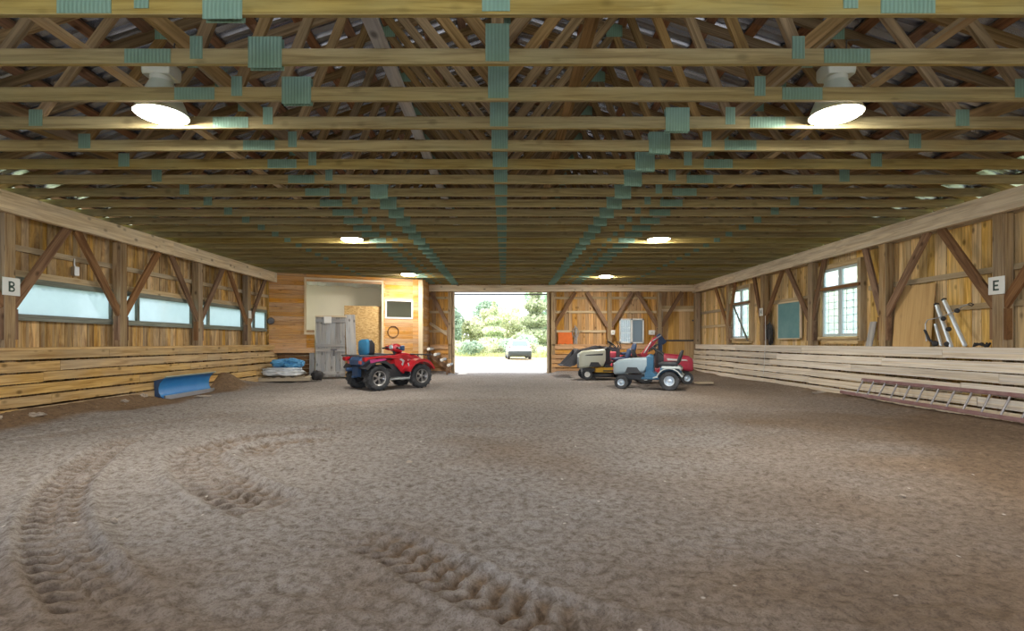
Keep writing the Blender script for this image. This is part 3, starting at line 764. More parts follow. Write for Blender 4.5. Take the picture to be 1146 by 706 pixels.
# braces lying along the chords
for x, w, m_, lab in ((-3.42, .09, 'girt', 'pale lumber brace lying along the truss chords near the left lamps'), (3.40, .09, 'girt', 'pale lumber brace lying along the truss chords near the right lamps'),
                  (-.99, .11, 'greywood', 'grey lumber brace running along the trusses left of the centre plates'), (.64, .10, 'web', 'brown lumber brace running along the trusses right of the centre plates')):
    b = MB(); yy = 2.2
    while yy < 19:
        e = min(19.4, yy + 4.9); b.box(x - w / 2, x + w / 2, yy, e, ZC + .126, ZC + .166); yy = e
    tag(b.build('lateral_brace', M[m_]), lab, 'brace', 'lateral braces on the trusses')
# ------------------------------------------------------------------ tack room in the far left corner
TA = math.atan2(1.9, 4.55); TL = math.hypot(1.9, 4.55); TORG = (-7.5, 16.1, 0)
def tk(px, py):
    """photo pixel on the slanted front of the tack room -> (along wall, height)"""
    a = (px - 565) / 567; y = 19.232 / (1 - .4176 * a); x = a * y
    return (x + 7.5) / math.cos(TA), 1.2 + (383 - py) * y / 567
def tw(s, d, z=0): return (TORG[0] + s * math.cos(TA) - d * math.sin(TA), TORG[1] + s * math.sin(TA) + d * math.cos(TA), z)
TKW = dict(loc=TORG, rot=(0, 0, TA))
s_a = tk(343, 340)[0]; s_b = tk(427, 340)[0]; s_d = tk(352, 340)[0]
h0 = tk(431, 335); h1 = tk(462, 357)
holes = [(s_a, s_d, 1.53, 3.26), (s_d, s_b, .02, 3.26), (h0[0], h1[0], h1[1] - .0, h0[1])]
def shiplap(mb, s0, s1, z0, z1, holes, th=.022, step=.145):
    z = z0
    while z < z1 - .02:
        e = min(z1, z + step); brk = sorted({s0, s1} | {h[0] for h in holes if s0 < h[0] < s1} | {h[1] for h in holes if s0 < h[1] < s1})
        for a, b_ in zip(brk[:-1], brk[1:]):
            if any(h[0] < (a + b_) / 2 < h[1] and h[2] < (z + e) / 2 < h[3] for h in holes): continue
            mb.beam((a, .011 + random.uniform(-.002, .002), (z + e) / 2), (b_, .011, (z + e) / 2), th, e - z - .005)
        z = e
b = MB(); shiplap(b, 0, TL, 1.02, 3.43, holes); shiplap(b, s_b, TL, .05, 1.02, holes)
b.box(0, TL, .035, .05, 3.27, 3.43)
wt = struct(b.build('wall_tack_room', M['tack'], **TKW))
b = MB()  # recessed lower boards left of the doorway
z = .05
while z < .95: b.beam((0, .30, z + .07), (s_d, .30, z + .07), .022, .13); z += .142
b.build('recessed_boards', M['brace'], wt)
b = MB(); b.box(0, s_d + .02, -.10, .32, .86, 1.02); b.build('sill_beam', M['tack'], wt, bevel=.006)
b = MB(); b.box(s_d - .16, s_d + .0, -.04, .10, -.02, .88); b.build('short_post', M['greywood'], wt)
b = MB()
b.box(s_a - .07, s_a, -.025, .06, 1.46, 3.30); b.box(s_b, s_b + .07, -.025, .06, .05, 3.30); b.box(s_a - .07, s_b + .07, -.025, .05, 3.26, 3.32); b.box(s_a - .07, s_d, -.03, .08, 1.46, 1.53)
b.build('opening_trim', M['trimw'], wt)
b = MB(); b.box(TL - .12, TL + .02, -.03, .02, .05, 3.40); b.box(TL, TL + .03, -.03, .10, .05, 3.40); b.build('corner_trim', M['trimw'], wt)
b = MB()  # room inside: plastered back wall, end return and added panel blocking light leaks
b.box(.02, s_a - .02, .05, .062, 1.02, 3.43)
b.box(.05, TL - .1, 1.30, 1.33, 0, 3.43); b.box(TL - .13, TL - .10, .05, 1.3, 0, 3.43)
b.build('plaster_leak_block', M['cream'], wt)
b = MB(); random.seed(3)
x = s_a - .4
while x < s_b + .3:
    b.ball((x, .75, 3.27), (.26, .62, .09 + random.random() * .05), 10, 6); x += .3
b.build('insulation', M['insul'], wt, smooth=60)
# side wall from the corner back to the barn end
cx, cy = tw(TL, 0)[:2]
b = MB(); z = .05
while z < 3.40: b.beam((cx, cy + .02, z + .07), (cx, 19.76, z + .07), .022, .138); z += .145
struct(b.build('wall_tack_side', M['tack']))
# hatch window
b = MB(); f = .05
for q in ((h0[0], h1[0], h0[1] - f, h0[1]), (h0[0], h1[0], h1[1], h1[1] + f), (h0[0], h0[0] + f, h1[1], h0[1]), (h1[0] - f, h1[0], h1[1], h0[1])): b.box(q[0], q[1], -.02, .04, q[2], q[3])
w10 = struct(b.build('window_10', M['vinyl'], **TKW))
b = MB(); b.box(h0[0] + .03, h1[0] - .03, .008, .014, h1[1] + .03, h0[1] - .03); b.build('pane', M['hatch'], w10)
# OSB sheet closing the right of the doorway
o0 = tk(384, 342); zt = tk(400, 342)[1]
b = MB(); b.box(s_b - 1.22, s_b - .01, .10, .115, .03, zt, along='z')
tag(b.build('osb_sheet', M['osb'], bevel=.002, seg=1, **TKW), 'sheet of golden oriented strand board closing the right half of the tack room opening', 'board')
# weathered stable door standing in front of the opening
b = MB(); s0 = tk(353, 380)[0]; s1 = tk(386, 380)[0]; zt = tk(370, 355)[1]; zb_ = .06
dr = empty('stable_door', tw(s0, -.10), TA, 'grey weathered stable door with a paper note, closing the left half of the tack room opening', 'door')
W = s1 - s0
for k in range(6): b.box(W * k / 6 + .003, W * (k + 1) / 6 - .003, 0, .03, zb_, zt)
b.build('plank_panel', M['greywood'], dr)
b = MB()
for z in (zb_ + .12, (zb_ + zt) / 2 - .1, zt - .12, (zb_ + zt) / 2 + .05): b.box(0, W, -.025, 0, z - .05, z + .05)
b.build('rail', M['greywood'], dr)
b = MB(); b.box(-.01, W + .05, -.03, .03, zt, zt + .05); b.build('head_strip', M['trimw'], dr)
b = MB(); b.box(W * .58, W * .64, -.04, -.025, .75, .95); b.box(W * .5, W * .72, -.04, -.025, .93, .98); b.build('latch', M['darksteel'], dr)
b = MB(); b.box(W * .28, W * .53, -.034, -.028, zt - .20, zt + .02); p_ = b.build('paper_note', M['white'], dr)
b = MB(); p0 = tw(tk(388, 380)[0], -.12); p1 = tw(tk(391, 380)[0] + .05, .06)
b.beam((p0[0] + .18, p0[1], .04), (p1[0] - .02, p1[1] - .02, 2.13), .32, .03, up=(-.4, .9, .1))
tag(b.build('barn_board', M['greywood']), 'wide grey board leaning upright between the stable door and the strand board sheet', 'board')
# wire hoop
b = MB(); c = tk(440, 371); b.tube([(c[0] + .19 * math.cos(a * PI / 12), -.012 - .004 * (a % 3), c[1] + .19 * math.sin(a * PI / 12)) for a in range(24)], .009, 6, closed=True)
b.tube([(c[0] + .175 * math.cos(a * PI / 12), -.02, c[1] - .012 + .185 * math.sin(a * PI / 12)) for a in range(24)], .007, 6, closed=True)
tag(b.build('wire_coil', M['wire'], smooth=60, **TKW), 'thin dark wire coil hanging below the small hatch window of the tack room', 'wire')
# round fitting at the corner by the last strip window
b = MB(); b.lathe([(.0, -.09), (.09, -.08), (.11, -.03), (.11, 0)], c=(.06, 0, 0), axis='y', n=20)
tag(b.build('wall_fan', M['darksteel'], smooth=40, loc=tw(.0, -.005, 1.88), rot=(0, 0, TA)), 'small round grey fitting on the tack room corner beside the strip window', 'fitting')

# jump poles stacked in a stepped rack in the alcove
rk = empty('pole_rack', (-2.46, 18.55, 0), 0, 'sloping brown plank rack holding poles in the alcove beside the open doorway', 'rack')
b = MB()
for y in (.12, .75):
    b = MB(); b.beam((-.42, y, .80), (.42, y, .17), .05, .12); b.build('sloping_plank', M['brace'], rk)
    b = MB(); b.box(-.42, -.36, y - .03, y + .03, -.02, .86); b.build('leg', M['brace'], rk)
    b = MB(); b.box(.30, .36, y - .03, y + .03, -.02, .28); b.build('leg', M['brace'], rk)
for i in range(4):
    x = -2.77 + .24 * i; z = .95 - .195 * i
    r = empty('jump_pole', (x, 18.35, z), 0, 'white-ended jump pole, %s of four in the sloping rack' % ('topmost', 'second from the top', 'third from the top', 'lowest')[i], 'pole', 'jump poles in the rack')
    b = MB(); b.lathe([(.055, .1), (.055, 1.22)], axis='y', n=14); b.build('shaft', M['greywood'], r, smooth=40)
    b = MB(); b.lathe([(.048, -.01), (.058, 0), (.058, .1)], axis='y', n=14); b.build('white_tip', M['white'], r, smooth=40)

# ------------------------------------------------------------------ lamps
def lamp():
    r = empty('ceiling_lamp')
    b = MB(); b.loft([rounded(.26, .2, .02, 4, .36), rounded(.28, .22, .03, 4, .39), rounded(.28, .22, .03, 4, .47), rounded(.26, .2, .03, 4, .49)])
    b.build('ballast_box', M['housing'], r, smooth=35)
    b = MB(); b.tube([(0, 0, .48), (0, 0, .62), (.02, 0, .66), (.05, 0, .62)], .008); b.tube([(.1, 0, .5), (.12, .02, .75), (.3, .1, .8)], .007); b.build('hook', M['darksteel'], r)
    n = 36; b = MB(); b.lathe([(.10, .30), (.105, .37)], n=24); b.build('neck', M['housing'], r, smooth=40)
    b = MB(); b.lathe([(.10, .32), (.135, .25), (.19, .13), (.225, .03), (.238, 0), (.23, .0), (.183, .13), (.128, .25), (.095, .315)], n=n, cap=False, jitter=lambda j, k: 1 + .012 * (k % 2)); b.build('reflector', M['cone'], r, smooth=30)
    b = MB(); b.lathe([(.232, .005), (.21, -.02), (.15, -.042), (.07, -.052), (.001, -.055)], n=n, cap=False); b.build('lens', M['lens'], r, smooth=60)
    b = MB(); b.tube([(.236 * math.cos(2 * PI * a / 32), .236 * math.sin(2 * PI * a / 32), .0) for a in range(32)], .008, 6, closed=True); b.build('ring', M['housing'], r, smooth=60)
    return r
lp = lamp()
for i, (x, y, lab) in enumerate(((-3.40, 5.02, 'lit round low-bay lamp hanging nearest the camera on the left'), (3.28, 5.02, 'lit round low-bay lamp hanging nearest the camera on the right'),
                                 (-3.35, 11.1, 'lit round lamp halfway down the barn on the left'), (3.37, 11.1, 'lit round lamp halfway down the barn on the right'),
                                 (-3.2, 16.8, 'lit lamp in front of the orange tack room wall'), (3.45, 17.3, 'lit lamp at the far end in front of the back wall on the right'))):
    o = lp if i == 0 else copy_tree(lp)
    o.location = (x, y, 3.455); tag(o, lab, 'ceiling lamp', 'low-bay lamps')

# ------------------------------------------------------------------ signs
def letter(ch, s):
    """block letter strokes in a unit box, as rectangles / tubes in local x,z"""
    b = MB(); w = .11 * s
    def bar(x0, z0, x1, z1): b.beam((x0 * s, -.004, z0 * s), (x1 * s, -.004, z1 * s), .003, .17 * s, up=(0.001, 0, 1) if abs(z1 - z0) < .01 else (1, 0, 0))
    if ch == 'E':
        bar(-.22, -.5, -.22, .5)
        for z in (-.415, 0, .415): bar(-.28, z, .28 if z else .2, z)
    elif ch == 'B':
        bar(-.22, -.5, -.22, .5)
        for zc_, rx in ((.24, .26), (-.25, .30)):
            pts = [(-.2, zc_ + .19)] + [(.02 + rx * .8 * math.cos(t), zc_ + .17 * math.sin(t) * 1.12) for t in np.linspace(PI / 2, -PI / 2, 9)] + [(-.2, zc_ - .19)]
            for p, q in zip(pts[:-1], pts[1:]): b.beam((p[0] * s, -.004, p[1] * s), (q[0] * s, -.004, q[1] * s), .003, .14 * s, up=(0, 1, 0) if False else (-(q[1] - p[1]), 0, q[0] - p[0]))
    elif ch == 'H':
        bar(-.25, -.5, -.25, .5); bar(.25, -.5, .25, .5); bar(-.25, 0, .25, 0)
    return b
def sign(ch, loc, rz, w, h, lab):
    r = empty('letter_sign', loc, rz, lab, 'sign')
    b = MB(); b.box(-w / 2, w / 2, -.002, .01, -h / 2, h / 2, along='z'); b.build('board', M['signw'], r, bevel=.002, seg=1)
    if ch: letter(ch, h * .58).build('letter', M['signdark'], r)
sign('E', (7.352, 7.58, 2.05), -PI / 2, .25, .265, 'white square sign with dark letter E on the right wall post')
sign('B', (-7.352, 7.55, 2.03), PI / 2, .27, .265, 'white square sign with dark letter B on the left wall post')
sign('H', (7.352, 14.54, 2.07), -PI / 2, .19, .22, 'tiny far white sign on the right wall post beside the chalkboard')
sign('', (-7.352, 14.62, 2.0), PI / 2, .16, .22, 'tiny blank-looking white sign on the farthest left wall post')

# ------------------------------------------------------------------ things along the right wall
r = empty('chalkboard', (7.50, 13.37, 1.78), -PI / 2, 'green-blue chalkboard in a pale frame on the right wall between two posts', 'chalkboard')
b = MB(); b.box(-.52, .52, -.012, .012, -.48, .48, along='z'); b.build('panel', M['chalk'], r)
b = MB()
for q in ((-.55, .55, .46, .50), (-.55, .55, -.50, -.47), (-.55, -.51, -.5, .5), (.51, .55, -.5, .5)): b.box(q[0], q[1], -.022, .02, q[2], q[3])
b.build('frame', M['trimw'], r)
b = MB(); b.beam((7.43, 9.28, 1.12), (7.525, 9.28, 2.24), .86, .014, up=(-1, 0, .08))
tag(b.build('plywood_sheet', M['plywood']), 'plywood sheet standing on the right wall ledge beside the silver rails', 'board')
b = MB(); b.beam((7.42, 10.33, 1.115), (7.52, 10.33, 1.62), .17, .02, up=(-1, 0, .1))
tag(b.build('board_offcut', M['greywood']), 'short grey board offcut standing on the ledge beside the large window', 'board')
# hitch carrier with two silver rails leaning on the wall
r = empty('bike_carrier', (7.40, 8.35, 1.12), 0, 'folded silver and black carrier rack leaning on the right wall ledge below the letter E', 'carrier rack')
for (y0, z0, y1, z1) in ((.02, .0, .45, .73), (-.23, .02, .30, .80)):
    b = MB(); b.beam((-.02, y0, z0), (.10, y1, z1), .05, .05, up=(1, 0, 0)); q = b.build('silver_rail', M['alu'], r, bevel=.008)
    b = MB(); b.beam((.10, y1, z1), (.103, y1 + .012, z1 + .022), .054, .054, up=(1, 0, 0)); b.build('end_cap', M['black'], q)
b = MB(); b.beam((-.03, .20, .02), (.05, .42, .40), .035, .035, up=(1, 0, 0)); b.build('silver_strut', M['alu'], r, bevel=.006)
b = MB(); b.tube([(-.06, .47, .10), (-.04, .52, .40), (-.02, .50, .47), (.0, .30, .50), (.0, .1, .55), (.02, -.05, .60), (.03, -.1, .66), (.04, -.22, .69)], .010, 8); b.build('bent_bar', M['steel'], r, smooth=60)
b = MB(); b.tube([(-.05, .52, .3), (-.05, .42, .12), (-.04, .30, .05)], .02, 8); b.ball((-.03, .33, .06), (.04, .06, .05)); b.ball((-.02, .1, .05), (.04, .06, .045)); b.ball((.02, .12, .30), (.03, .05, .04)); b.ball((.0, .2, .48), (.035, .045, .04)); b.ball((.02, -.04, .60), (.035, .045, .04)); b.build('clamp', M['black'], r, smooth=60)
b = MB(); b.tube([(.04, -.2, .69), (.04, -.28, .66), (.04, -.31, .68), (.04, -.25, .71), (.04, -.2, .69)], .008, 6); b.build('strap', M['black'], r, smooth=60)
b = MB(); pts = [(7.42 + .03 * math.sin(a * 1.3), 7.92 - .04 + .15 * math.cos(a * .7) * (1 - a * .02), 1.135 + .025 * (a % 3)) for a in range(22)]
b.tube(pts, .014, 7); tag(b.build('strap_coil', M['black'], smooth=60), 'black coiled strap lying on the right wall ledge beside the carrier rack', 'strap')
# jacket hung behind the post
def lumpy(mb, c, r, n=26, m=18, amp=.12, seed=0, sq=1.0):
    def f(p):
        q = vnoise(np.array([p.x * 2.1 + p.z * 1.3 + seed * 7.7]), np.array([p.y * 2.1 + p.z * .9 + seed * 3.1]))[0] + .5 * vnoise(np.array([p.x * 5 + seed]), np.array([p.y * 5 + p.z * 4.3]))[0]
        k = 1 / max(abs(p.x) ** 4 + abs(p.y) ** 4 + abs(p.z) ** 4, 1e-6) ** .25
        cr = abs(vnoise(np.array([p.x * 3.3 + seed * 2.1]), np.array([p.y * 3.3 + p.z * 2.9 + seed]))[0])
        return (1 * (1 - sq) + k * sq) * (1 + 2 * amp * q - 1.2 * amp * max(0, .22 - cr) / .22)
    mb.ball(c, r, n, m, f)
b = MB(); lumpy(b, (0, 0, .0), (.055, .10, .30), amp=.28, seed=2, sq=.45); lumpy(b, (-.02, .08, .08), (.05, .05, .22), amp=.2, seed=4, sq=.6)
tag(b.build('work_jacket', M['black'], smooth=60, loc=(7.48, 14.27, 1.42)), 'black cloth jacket hanging beside the post left of the chalkboard', 'jacket')
b = MB(); b.tube([(7.30, 14.20, 1.95), (7.305, 14.20, 1.5), (7.31, 14.20, 1.13), (7.29, 14.20, 1.08), (7.27, 14.19, .6), (7.24, 14.20, .3)], .008, 6)
tag(b.build('cord', M['rope'], smooth=60), 'thin white cord hanging down over the right kick boards', 'cord')
# ladder lying on its side
r = empty('ladder', (7.10, 10.75, 0), 0, 'long maroon ladder lying on its edge against the right kick boards', 'ladder')
b = MB(); b.beam((0.02, .0, .15), (-.04, -6.0, .12), .035, .062, up=(.3, 0, 1)); b.build('lower_rail', M['rail'], r, bevel=.006)
b = MB(); b.beam((.16, -.45, .44), (.12, -6.0, .46), .035, .062, up=(.3, 0, 1)); b.build('upper_rail', M['rail'], r, bevel=.006)
for k in range(18):
    y = -.50 - .30 * k; b = MB(); b.tube([(.015 + .006 * y, y, .155), (.155 + .004 * y, y, .44)], .015, 8); b.build('rung', M['rung'], r, smooth=60)
# left wall and back wall bits
r = empty('outlet_box', (-7.52, 8.85, 2.46), PI / 2, 'small grey outlet box with conduit on the left wall above the strip window', 'outlet box')
b = MB(); b.box(-.05, .05, -.05, .02, -.1, .06); b.build('box', M['steel'], r, bevel=.005); b = MB(); b.tube([(0, 0, .05), (0, 0, .16), (.0, 0, .2)], .014); b.build('conduit', M['steel'], r, smooth=60)
for x, lab in ((4.16, 'small white outlet box on the back wall post left of the sliding window'), (5.72, 'small white outlet box on the back wall right of the sliding window')):
    r = empty('outlet_box', (x, 19.52 if x < 5 else 19.74, 1.58), 0, lab, 'outlet box', 'outlet boxes on the back wall')
    w = .07 if x < 5 else .12
    b = MB(); b.box(-w, w, -.05, .03, -.09, .09, along='z'); b.build('box', M['white'], r, bevel=.012); b = MB(); b.lathe([(.03, -.065), (.035, -.05)], axis='y', n=12); b.build('socket_face', M['housing'], r)
b = MB(); pts = []
for i in range(7):
    x = -.27 + .09 * i
    pts.append([(x, -.03 - .02 * math.sin(i * 1.9), .22), (x, -.05 - .025 * math.cos(i * 2.3), .0), (x + .01 * (i - 3), -.05 - .03 * math.sin(i * 1.3 + 1), -.24 + .03 * (i % 2))])
vs = [p for s in pts for p in s]; vs2 = [(p[0], p[1] + .025, p[2]) for p in vs]
fs = [(3 * i + j, 3 * i + j + 1, 3 * i + j + 4, 3 * i + j + 3) for i in range(6) for j in range(2)]
b.add(vs, fs); b.add(vs2, fs)
tag(b.build('orange_cloth', M['orange'], smooth=60, loc=(2.34, 19.70, 1.36)), 'orange cloth hanging on the back wall just right of the open doorway', 'cloth')
b = MB()
for k in range(3): b.tube([(.04 * k, -.03, .42 - .05 * k), (.06 * math.sin(k) + .02, -.05, .1), (-.04 + .06 * k, -.04, -.32)], .018, 7)
b.tube([(.12 * math.cos(a * PI / 8) + .02, -.06, .12 + .2 * math.sin(a * PI / 8)) for a in range(16)], .014, 6, closed=True)
tag(b.build('rope_hank', M['greywood'], smooth=60, loc=(2.72, 19.70, 1.45)), 'grey hank of rope hanging right of the orange cloth on the back wall', 'rope')

# ------------------------------------------------------------------ things along the left wall
bl = empty('plow_blade', (-7.10, 11.45, 0), math.atan2(1.76, -.04), 'bright blue snow plough blade lying against the left kick boards', 'plough blade')
b = MB(); Lb = .93
prof = [(-.02, .03), (-.085, .08), (-.125, .16), (-.13, .25), (-.105, .34), (-.05, .42), (.0, .455)]   # concave towards the room (local -y)
def bl_sec(x): return [(x, -p[0] * 1 - .02, p[1]) for p in prof] + [(x, -p[0] + .012 - .02, p[1] + .004) for p in reversed(prof)]
b.loft([bl_sec(-Lb), bl_sec(0), bl_sec(Lb)]); b.build('moldboard', M['bluepaint'], bl, smooth=50)
b = MB(); b.loft([[(x, -.02 + q[0], q[1]) for q in ((.0, .452), (-.035, .475), (-.03, .49), (.012, .468))] for x in (-Lb - .01, Lb + .01)]); b.build('top_lip', M['paleedge'], bl)
b = MB(); b.box(-Lb, Lb, -.03, -.005, .0, .09); b.build('cutting_edge', M['steel'], bl)
for x in (-Lb, Lb):
    b = MB(); b.prism([(-p[0] - .02, p[1]) for p in prof] + [(.20, .40), (.19, .08)], x - .006, x + .006, plane='yz'); b.build('end_plate', M['darkblue'], bl)
b = MB()
for x in (-.5, 0, .5): b.prism([(.10, .1), (.16, .2), (.17, .33), (.1, .42), (.24, .3), (.24, .14)], x - .01, x + .01, plane='yz')
b.build('back_rib', M['darkblue'], bl)
for rr in bl.children: pass
# pallet with folded tarps
pl = empty('pallet', (-6.72, 15.55, .02), .25, 'low wooden pallet under the folded tarps in front of the tack room', 'pallet')
b = MB()
for y in (-.42, 0, .42): b.box(-.75, .75, y - .04, y + .04, .02, .11)
b.build('bearer', M['palette'], pl)
for k in range(6):
    b = MB(); b.box(-.75 + .27 * k, -.60 + .27 * k, -.5, .5, .11, .132); b.build('deck_board', M['palette'], pl)
b = MB(); lumpy(b, (0, 0, 0), (.62, .42, .10), 56, 30, amp=.11, seed=5, sq=.85); lumpy(b, (-.05, -.03, .10), (.52, .36, .065), 50, 26, amp=.12, seed=9, sq=.85)
tag(b.build('white_tarp', M['tarpwhite'], smooth=60, loc=(-6.78, 15.52, .27), rot=(0, 0, .25)), 'folded white tarp bundle lying on the low pallet', 'tarp')
b = MB(); lumpy(b, (0, 0, 0), (.44, .30, .14), 60, 36, amp=.24, seed=14, sq=.35); lumpy(b, (.22, -.05, -.04), (.25, .22, .12), 30, 16, amp=.25, seed=21, sq=.4)
tag(b.build('blue_tarp', M['tarpblue'], smooth=60, loc=(-6.66, 15.60, .575), rot=(0, 0, .3)), 'crumpled blue tarp lying on top of the white tarp bundle', 'tarp')
b = MB(); lumpy(b, (0, 0, 0), (.17, .22, .16), 20, 14, amp=.2, seed=31, sq=.6)
tag(b.build('black_bag', M['black'], smooth=60, loc=(-5.86, 15.80, .17)), 'black plastic bag slumped right of the blue and white tarps', 'bag')
# pale stones and slabs on the dirt
def stone(x, y, r, lab, seed):
    r = tuple(q * (.7 if q > .04 else .85) for q in r)
    b = MB(); lumpy(b, (0, 0, 0), r, 18, 12, amp=.35, seed=seed, sq=.6)
    z = gz(x, y); tag(b.build('stone', M['stone'], smooth=50, loc=(x, y, z + r[2] * .35), rot=(0, 0, seed)), lab, 'stone', 'pale stones on the dirt')
stone(-7.04, 7.62, (.17, .11, .05), 'pale flat stone on the dirt bank, third nearest the camera by the left wall', 1)
stone(-7.14, 7.05, (.24, .13, .07), 'pale broken slab on the dirt bank nearest the camera by the left wall', 2)
stone(-7.02, 9.35, (.12, .08, .04), 'pale stone on the dirt bank midway between slab and blue blade', 3)
stone(-6.74, 11.3, (.22, .09, .03), 'flat white stone on the dirt in front of the blue blade', 4)
stone(-7.12, 10.0, (.11, .09, .06), 'small pale stone at the left end of the blue blade', 5)
stone(7.08, 11.4, (.22, .07, .03), 'pale splinter of stone at the far end of the ladder', 6)
stone(-.95, 5.05, (.045, .03, .02), 'small white pebble on the dirt in the middle of the arena', 7)
stone(3.1, 3.95, (.03, .022, .015), 'small white pebble on the dirt in the right foreground', 8)
stone(-2.62, 3.4, (.03, .022, .018), 'small white pebble beside the left tyre track', 9)
# ------------------------------------------------------------------ wheels
def wheel(parent, x, y, r, w, side, rim='chrome', spokes=5, lugs=16, steer=0, rimr=.56, style='alloy', lug_d=.05):
    """side +1: outer face towards +y"""
    o = empty('wheel', (x, y, r)); o.parent = parent; o.rotation_euler = (0, 0, steer)
    n = 48; ri = r * rimr
    prof = [(ri, -w * .40), (ri * 1.12, -w * .48), (r * .80, -w * .52), (r * .93, -w * .47), (r * .965, -w * .36), (r * .975, 0), (r * .965, w * .36), (r * .93, w * .47), (r * .80, w * .52), (ri * 1.12, w * .48), (ri, w * .40)]
    b = MB(); b.lathe(prof, axis='y', n=n, cap=False)
    for k in range(lugs):
        for s in (-1, 1):
            a = 2 * PI * (k + (.5 if s > 0 else 0)) / lugs; a2 = a + .55 / lugs * 2 * PI * .5
            p = V((math.cos(a) * r * .97, s * w * .46, math.sin(a) * r * .97)); q = V((math.cos(a2) * r * .985, s * w * .04, math.sin(a2) * r * .985))
            b.beam(p, q, r * .10, r * lug_d, up=(math.cos(a), 0, math.sin(a)))
            p3 = V((math.cos(a) * r * .86, s * w * .515, math.sin(a) * r * .86)); b.beam(p3, V((math.cos(a) * r * .97, s * w * .47, math.sin(a) * r * .97)), r * .09, r * .04, up=(0, s, 0))
    t = b.build('tyre', M['tyre'], o, smooth=35)
    b = MB(); ya = side * w * .18
    b.lathe([(ri * .97, -w * .42), (ri * .9, -w * .3), (ri * .88, w * .3), (ri * .97, w * .42)], axis='y', n=32, cap=False)
    b.lathe([(ri * 1.03, side * w * .40), (ri * 1.03, side * w * .46), (ri * .93, side * w * .44), (ri * .9, side * w * .2)], axis='y', n=32, cap=False)
    if style == 'alloy':
        for k in range(spokes):
            a = 2 * PI * k / spokes
            for da in (-.16, .16):
                b.beam((.2 * ri * math.cos(a), ya + side * .02, .2 * ri * math.sin(a)), (.95 * ri * math.cos(a + da), ya, .95 * ri * math.sin(a + da)), w * .10, ri * .13, up=(-math.sin(a), 0, math.cos(a)))
        b.lathe([(.24 * ri, ya - side * .03), (.24 * ri, ya + side * .02), (.15 * ri, ya + side * .04)], axis='y', n=20)
    else:
        b.lathe([(ri * .9, ya), (ri * .62, ya - side * .02), (ri * .45, ya + side * .015), (ri * .2, ya + side * .02), (ri * .18, ya + side * .06), (.001, ya + side * .065)], axis='y', n=28, cap=False)
    b.build('rim', M[rim], o, smooth=30)
    b = MB(); b.lathe([(ri * .88, ya - side * w * .2), (.001, ya - side * w * .2)], axis='y', n=24, cap=False); b.build('hub_disc', M['plastic'], o)
    return o
def body(secs, name, mat, parent, smooth=50, sub=0):
    b = MB(); b.loft(secs); return b.build(name, mat, parent, smooth=smooth, sub=sub)

# ------------------------------------------------------------------ quad bike
q = empty('quad_bike', (-3.03, 13.34, 0), math.radians(44), 'red quad bike with a blue backrest and knobbly tyres, seen from behind on the left', 'quad bike')
for x, y, w, st in ((-.64, .46, .27, 0), (-.64, -.46, .27, 0), (.64, .46, .21, .0), (.64, -.46, .21, .0)):
    wheel(q, x, y, .315, w, 1 if y > 0 else -1, 'chrome', 5, 16, st, lug_d=.07)
b = MB()
b.loft([ring_yz(-.78, .34, .30, .52, .05), ring_yz(-.4, .36, .26, .62, .05), ring_yz(.3, .34, .25, .66, .05), ring_yz(.82, .26, .30, .62, .05)])
for x in (-.64, .64):
    b.tube([(x, -.42, .315), (x, .42, .315)], .03)
    for s in (-1, 1):
        b.tube([(x - .12, s * .14, .32), (x, s * .36, .28), (x + .12, s * .14, .32)], .017); b.tube([(x, s * .16, .68), (x, s * .33, .33)], .03)
b.build('chassis', M['plastic'], q, smooth=40)
b = MB()
for s in (-1, 1): b.prism([(-.32, .24), (.32, .24), (.40, .30), (.30, .29), (-.30, .29), (-.38, .36)], s * .17, s * .44)
b.build('footwell', M['lightgrey'], q)
b = MB()   # red bodywork: nose, tank cover, side panels
b.loft([ring_yz(.22, .30, .60, .94, .10), ring_yz(.40, .40, .60, .93, .10), ring_yz(.62, .44, .62, .88, .08), ring_yz(.85, .42, .60, .80, .08), ring_yz(.98, .32, .58, .72, .06)])
b.loft([ring_yz(-.15, .20, .62, .80, .05), ring_yz(.06, .26, .55, .86, .06), ring_yz(.28, .30, .5, .93, .07)])
b.build('nose_body', M['red'], q, smooth=50)
for nm, xc, yy, a0, a1 in (('front_fender', .64, (.24, .58), 22, 165), ('rear_fender', -.64, (.22, .60), 28, 150)):
    for s in (-1, 1):
        b = MB(); y0, y1 = (yy if s > 0 else (-yy[1], -yy[0]))
        path = [(p[0] * 1.0, p[1]) for p in arc(xc, .34, .43, a0, a1, 16)]
        b.shell(path, (y0, y1), .022)
        ys_ = y1 if s > 0 else y0
        b.shell([(p[0], p[1] - .05) for p in arc(xc, .34, .45, a0 + 6, a1 - 6, 14)], (ys_ - .012, ys_ + .012), .045)
        b.build(nm, M['red' if nm[0] == 'f' else 'plastic'], q, smooth=50)
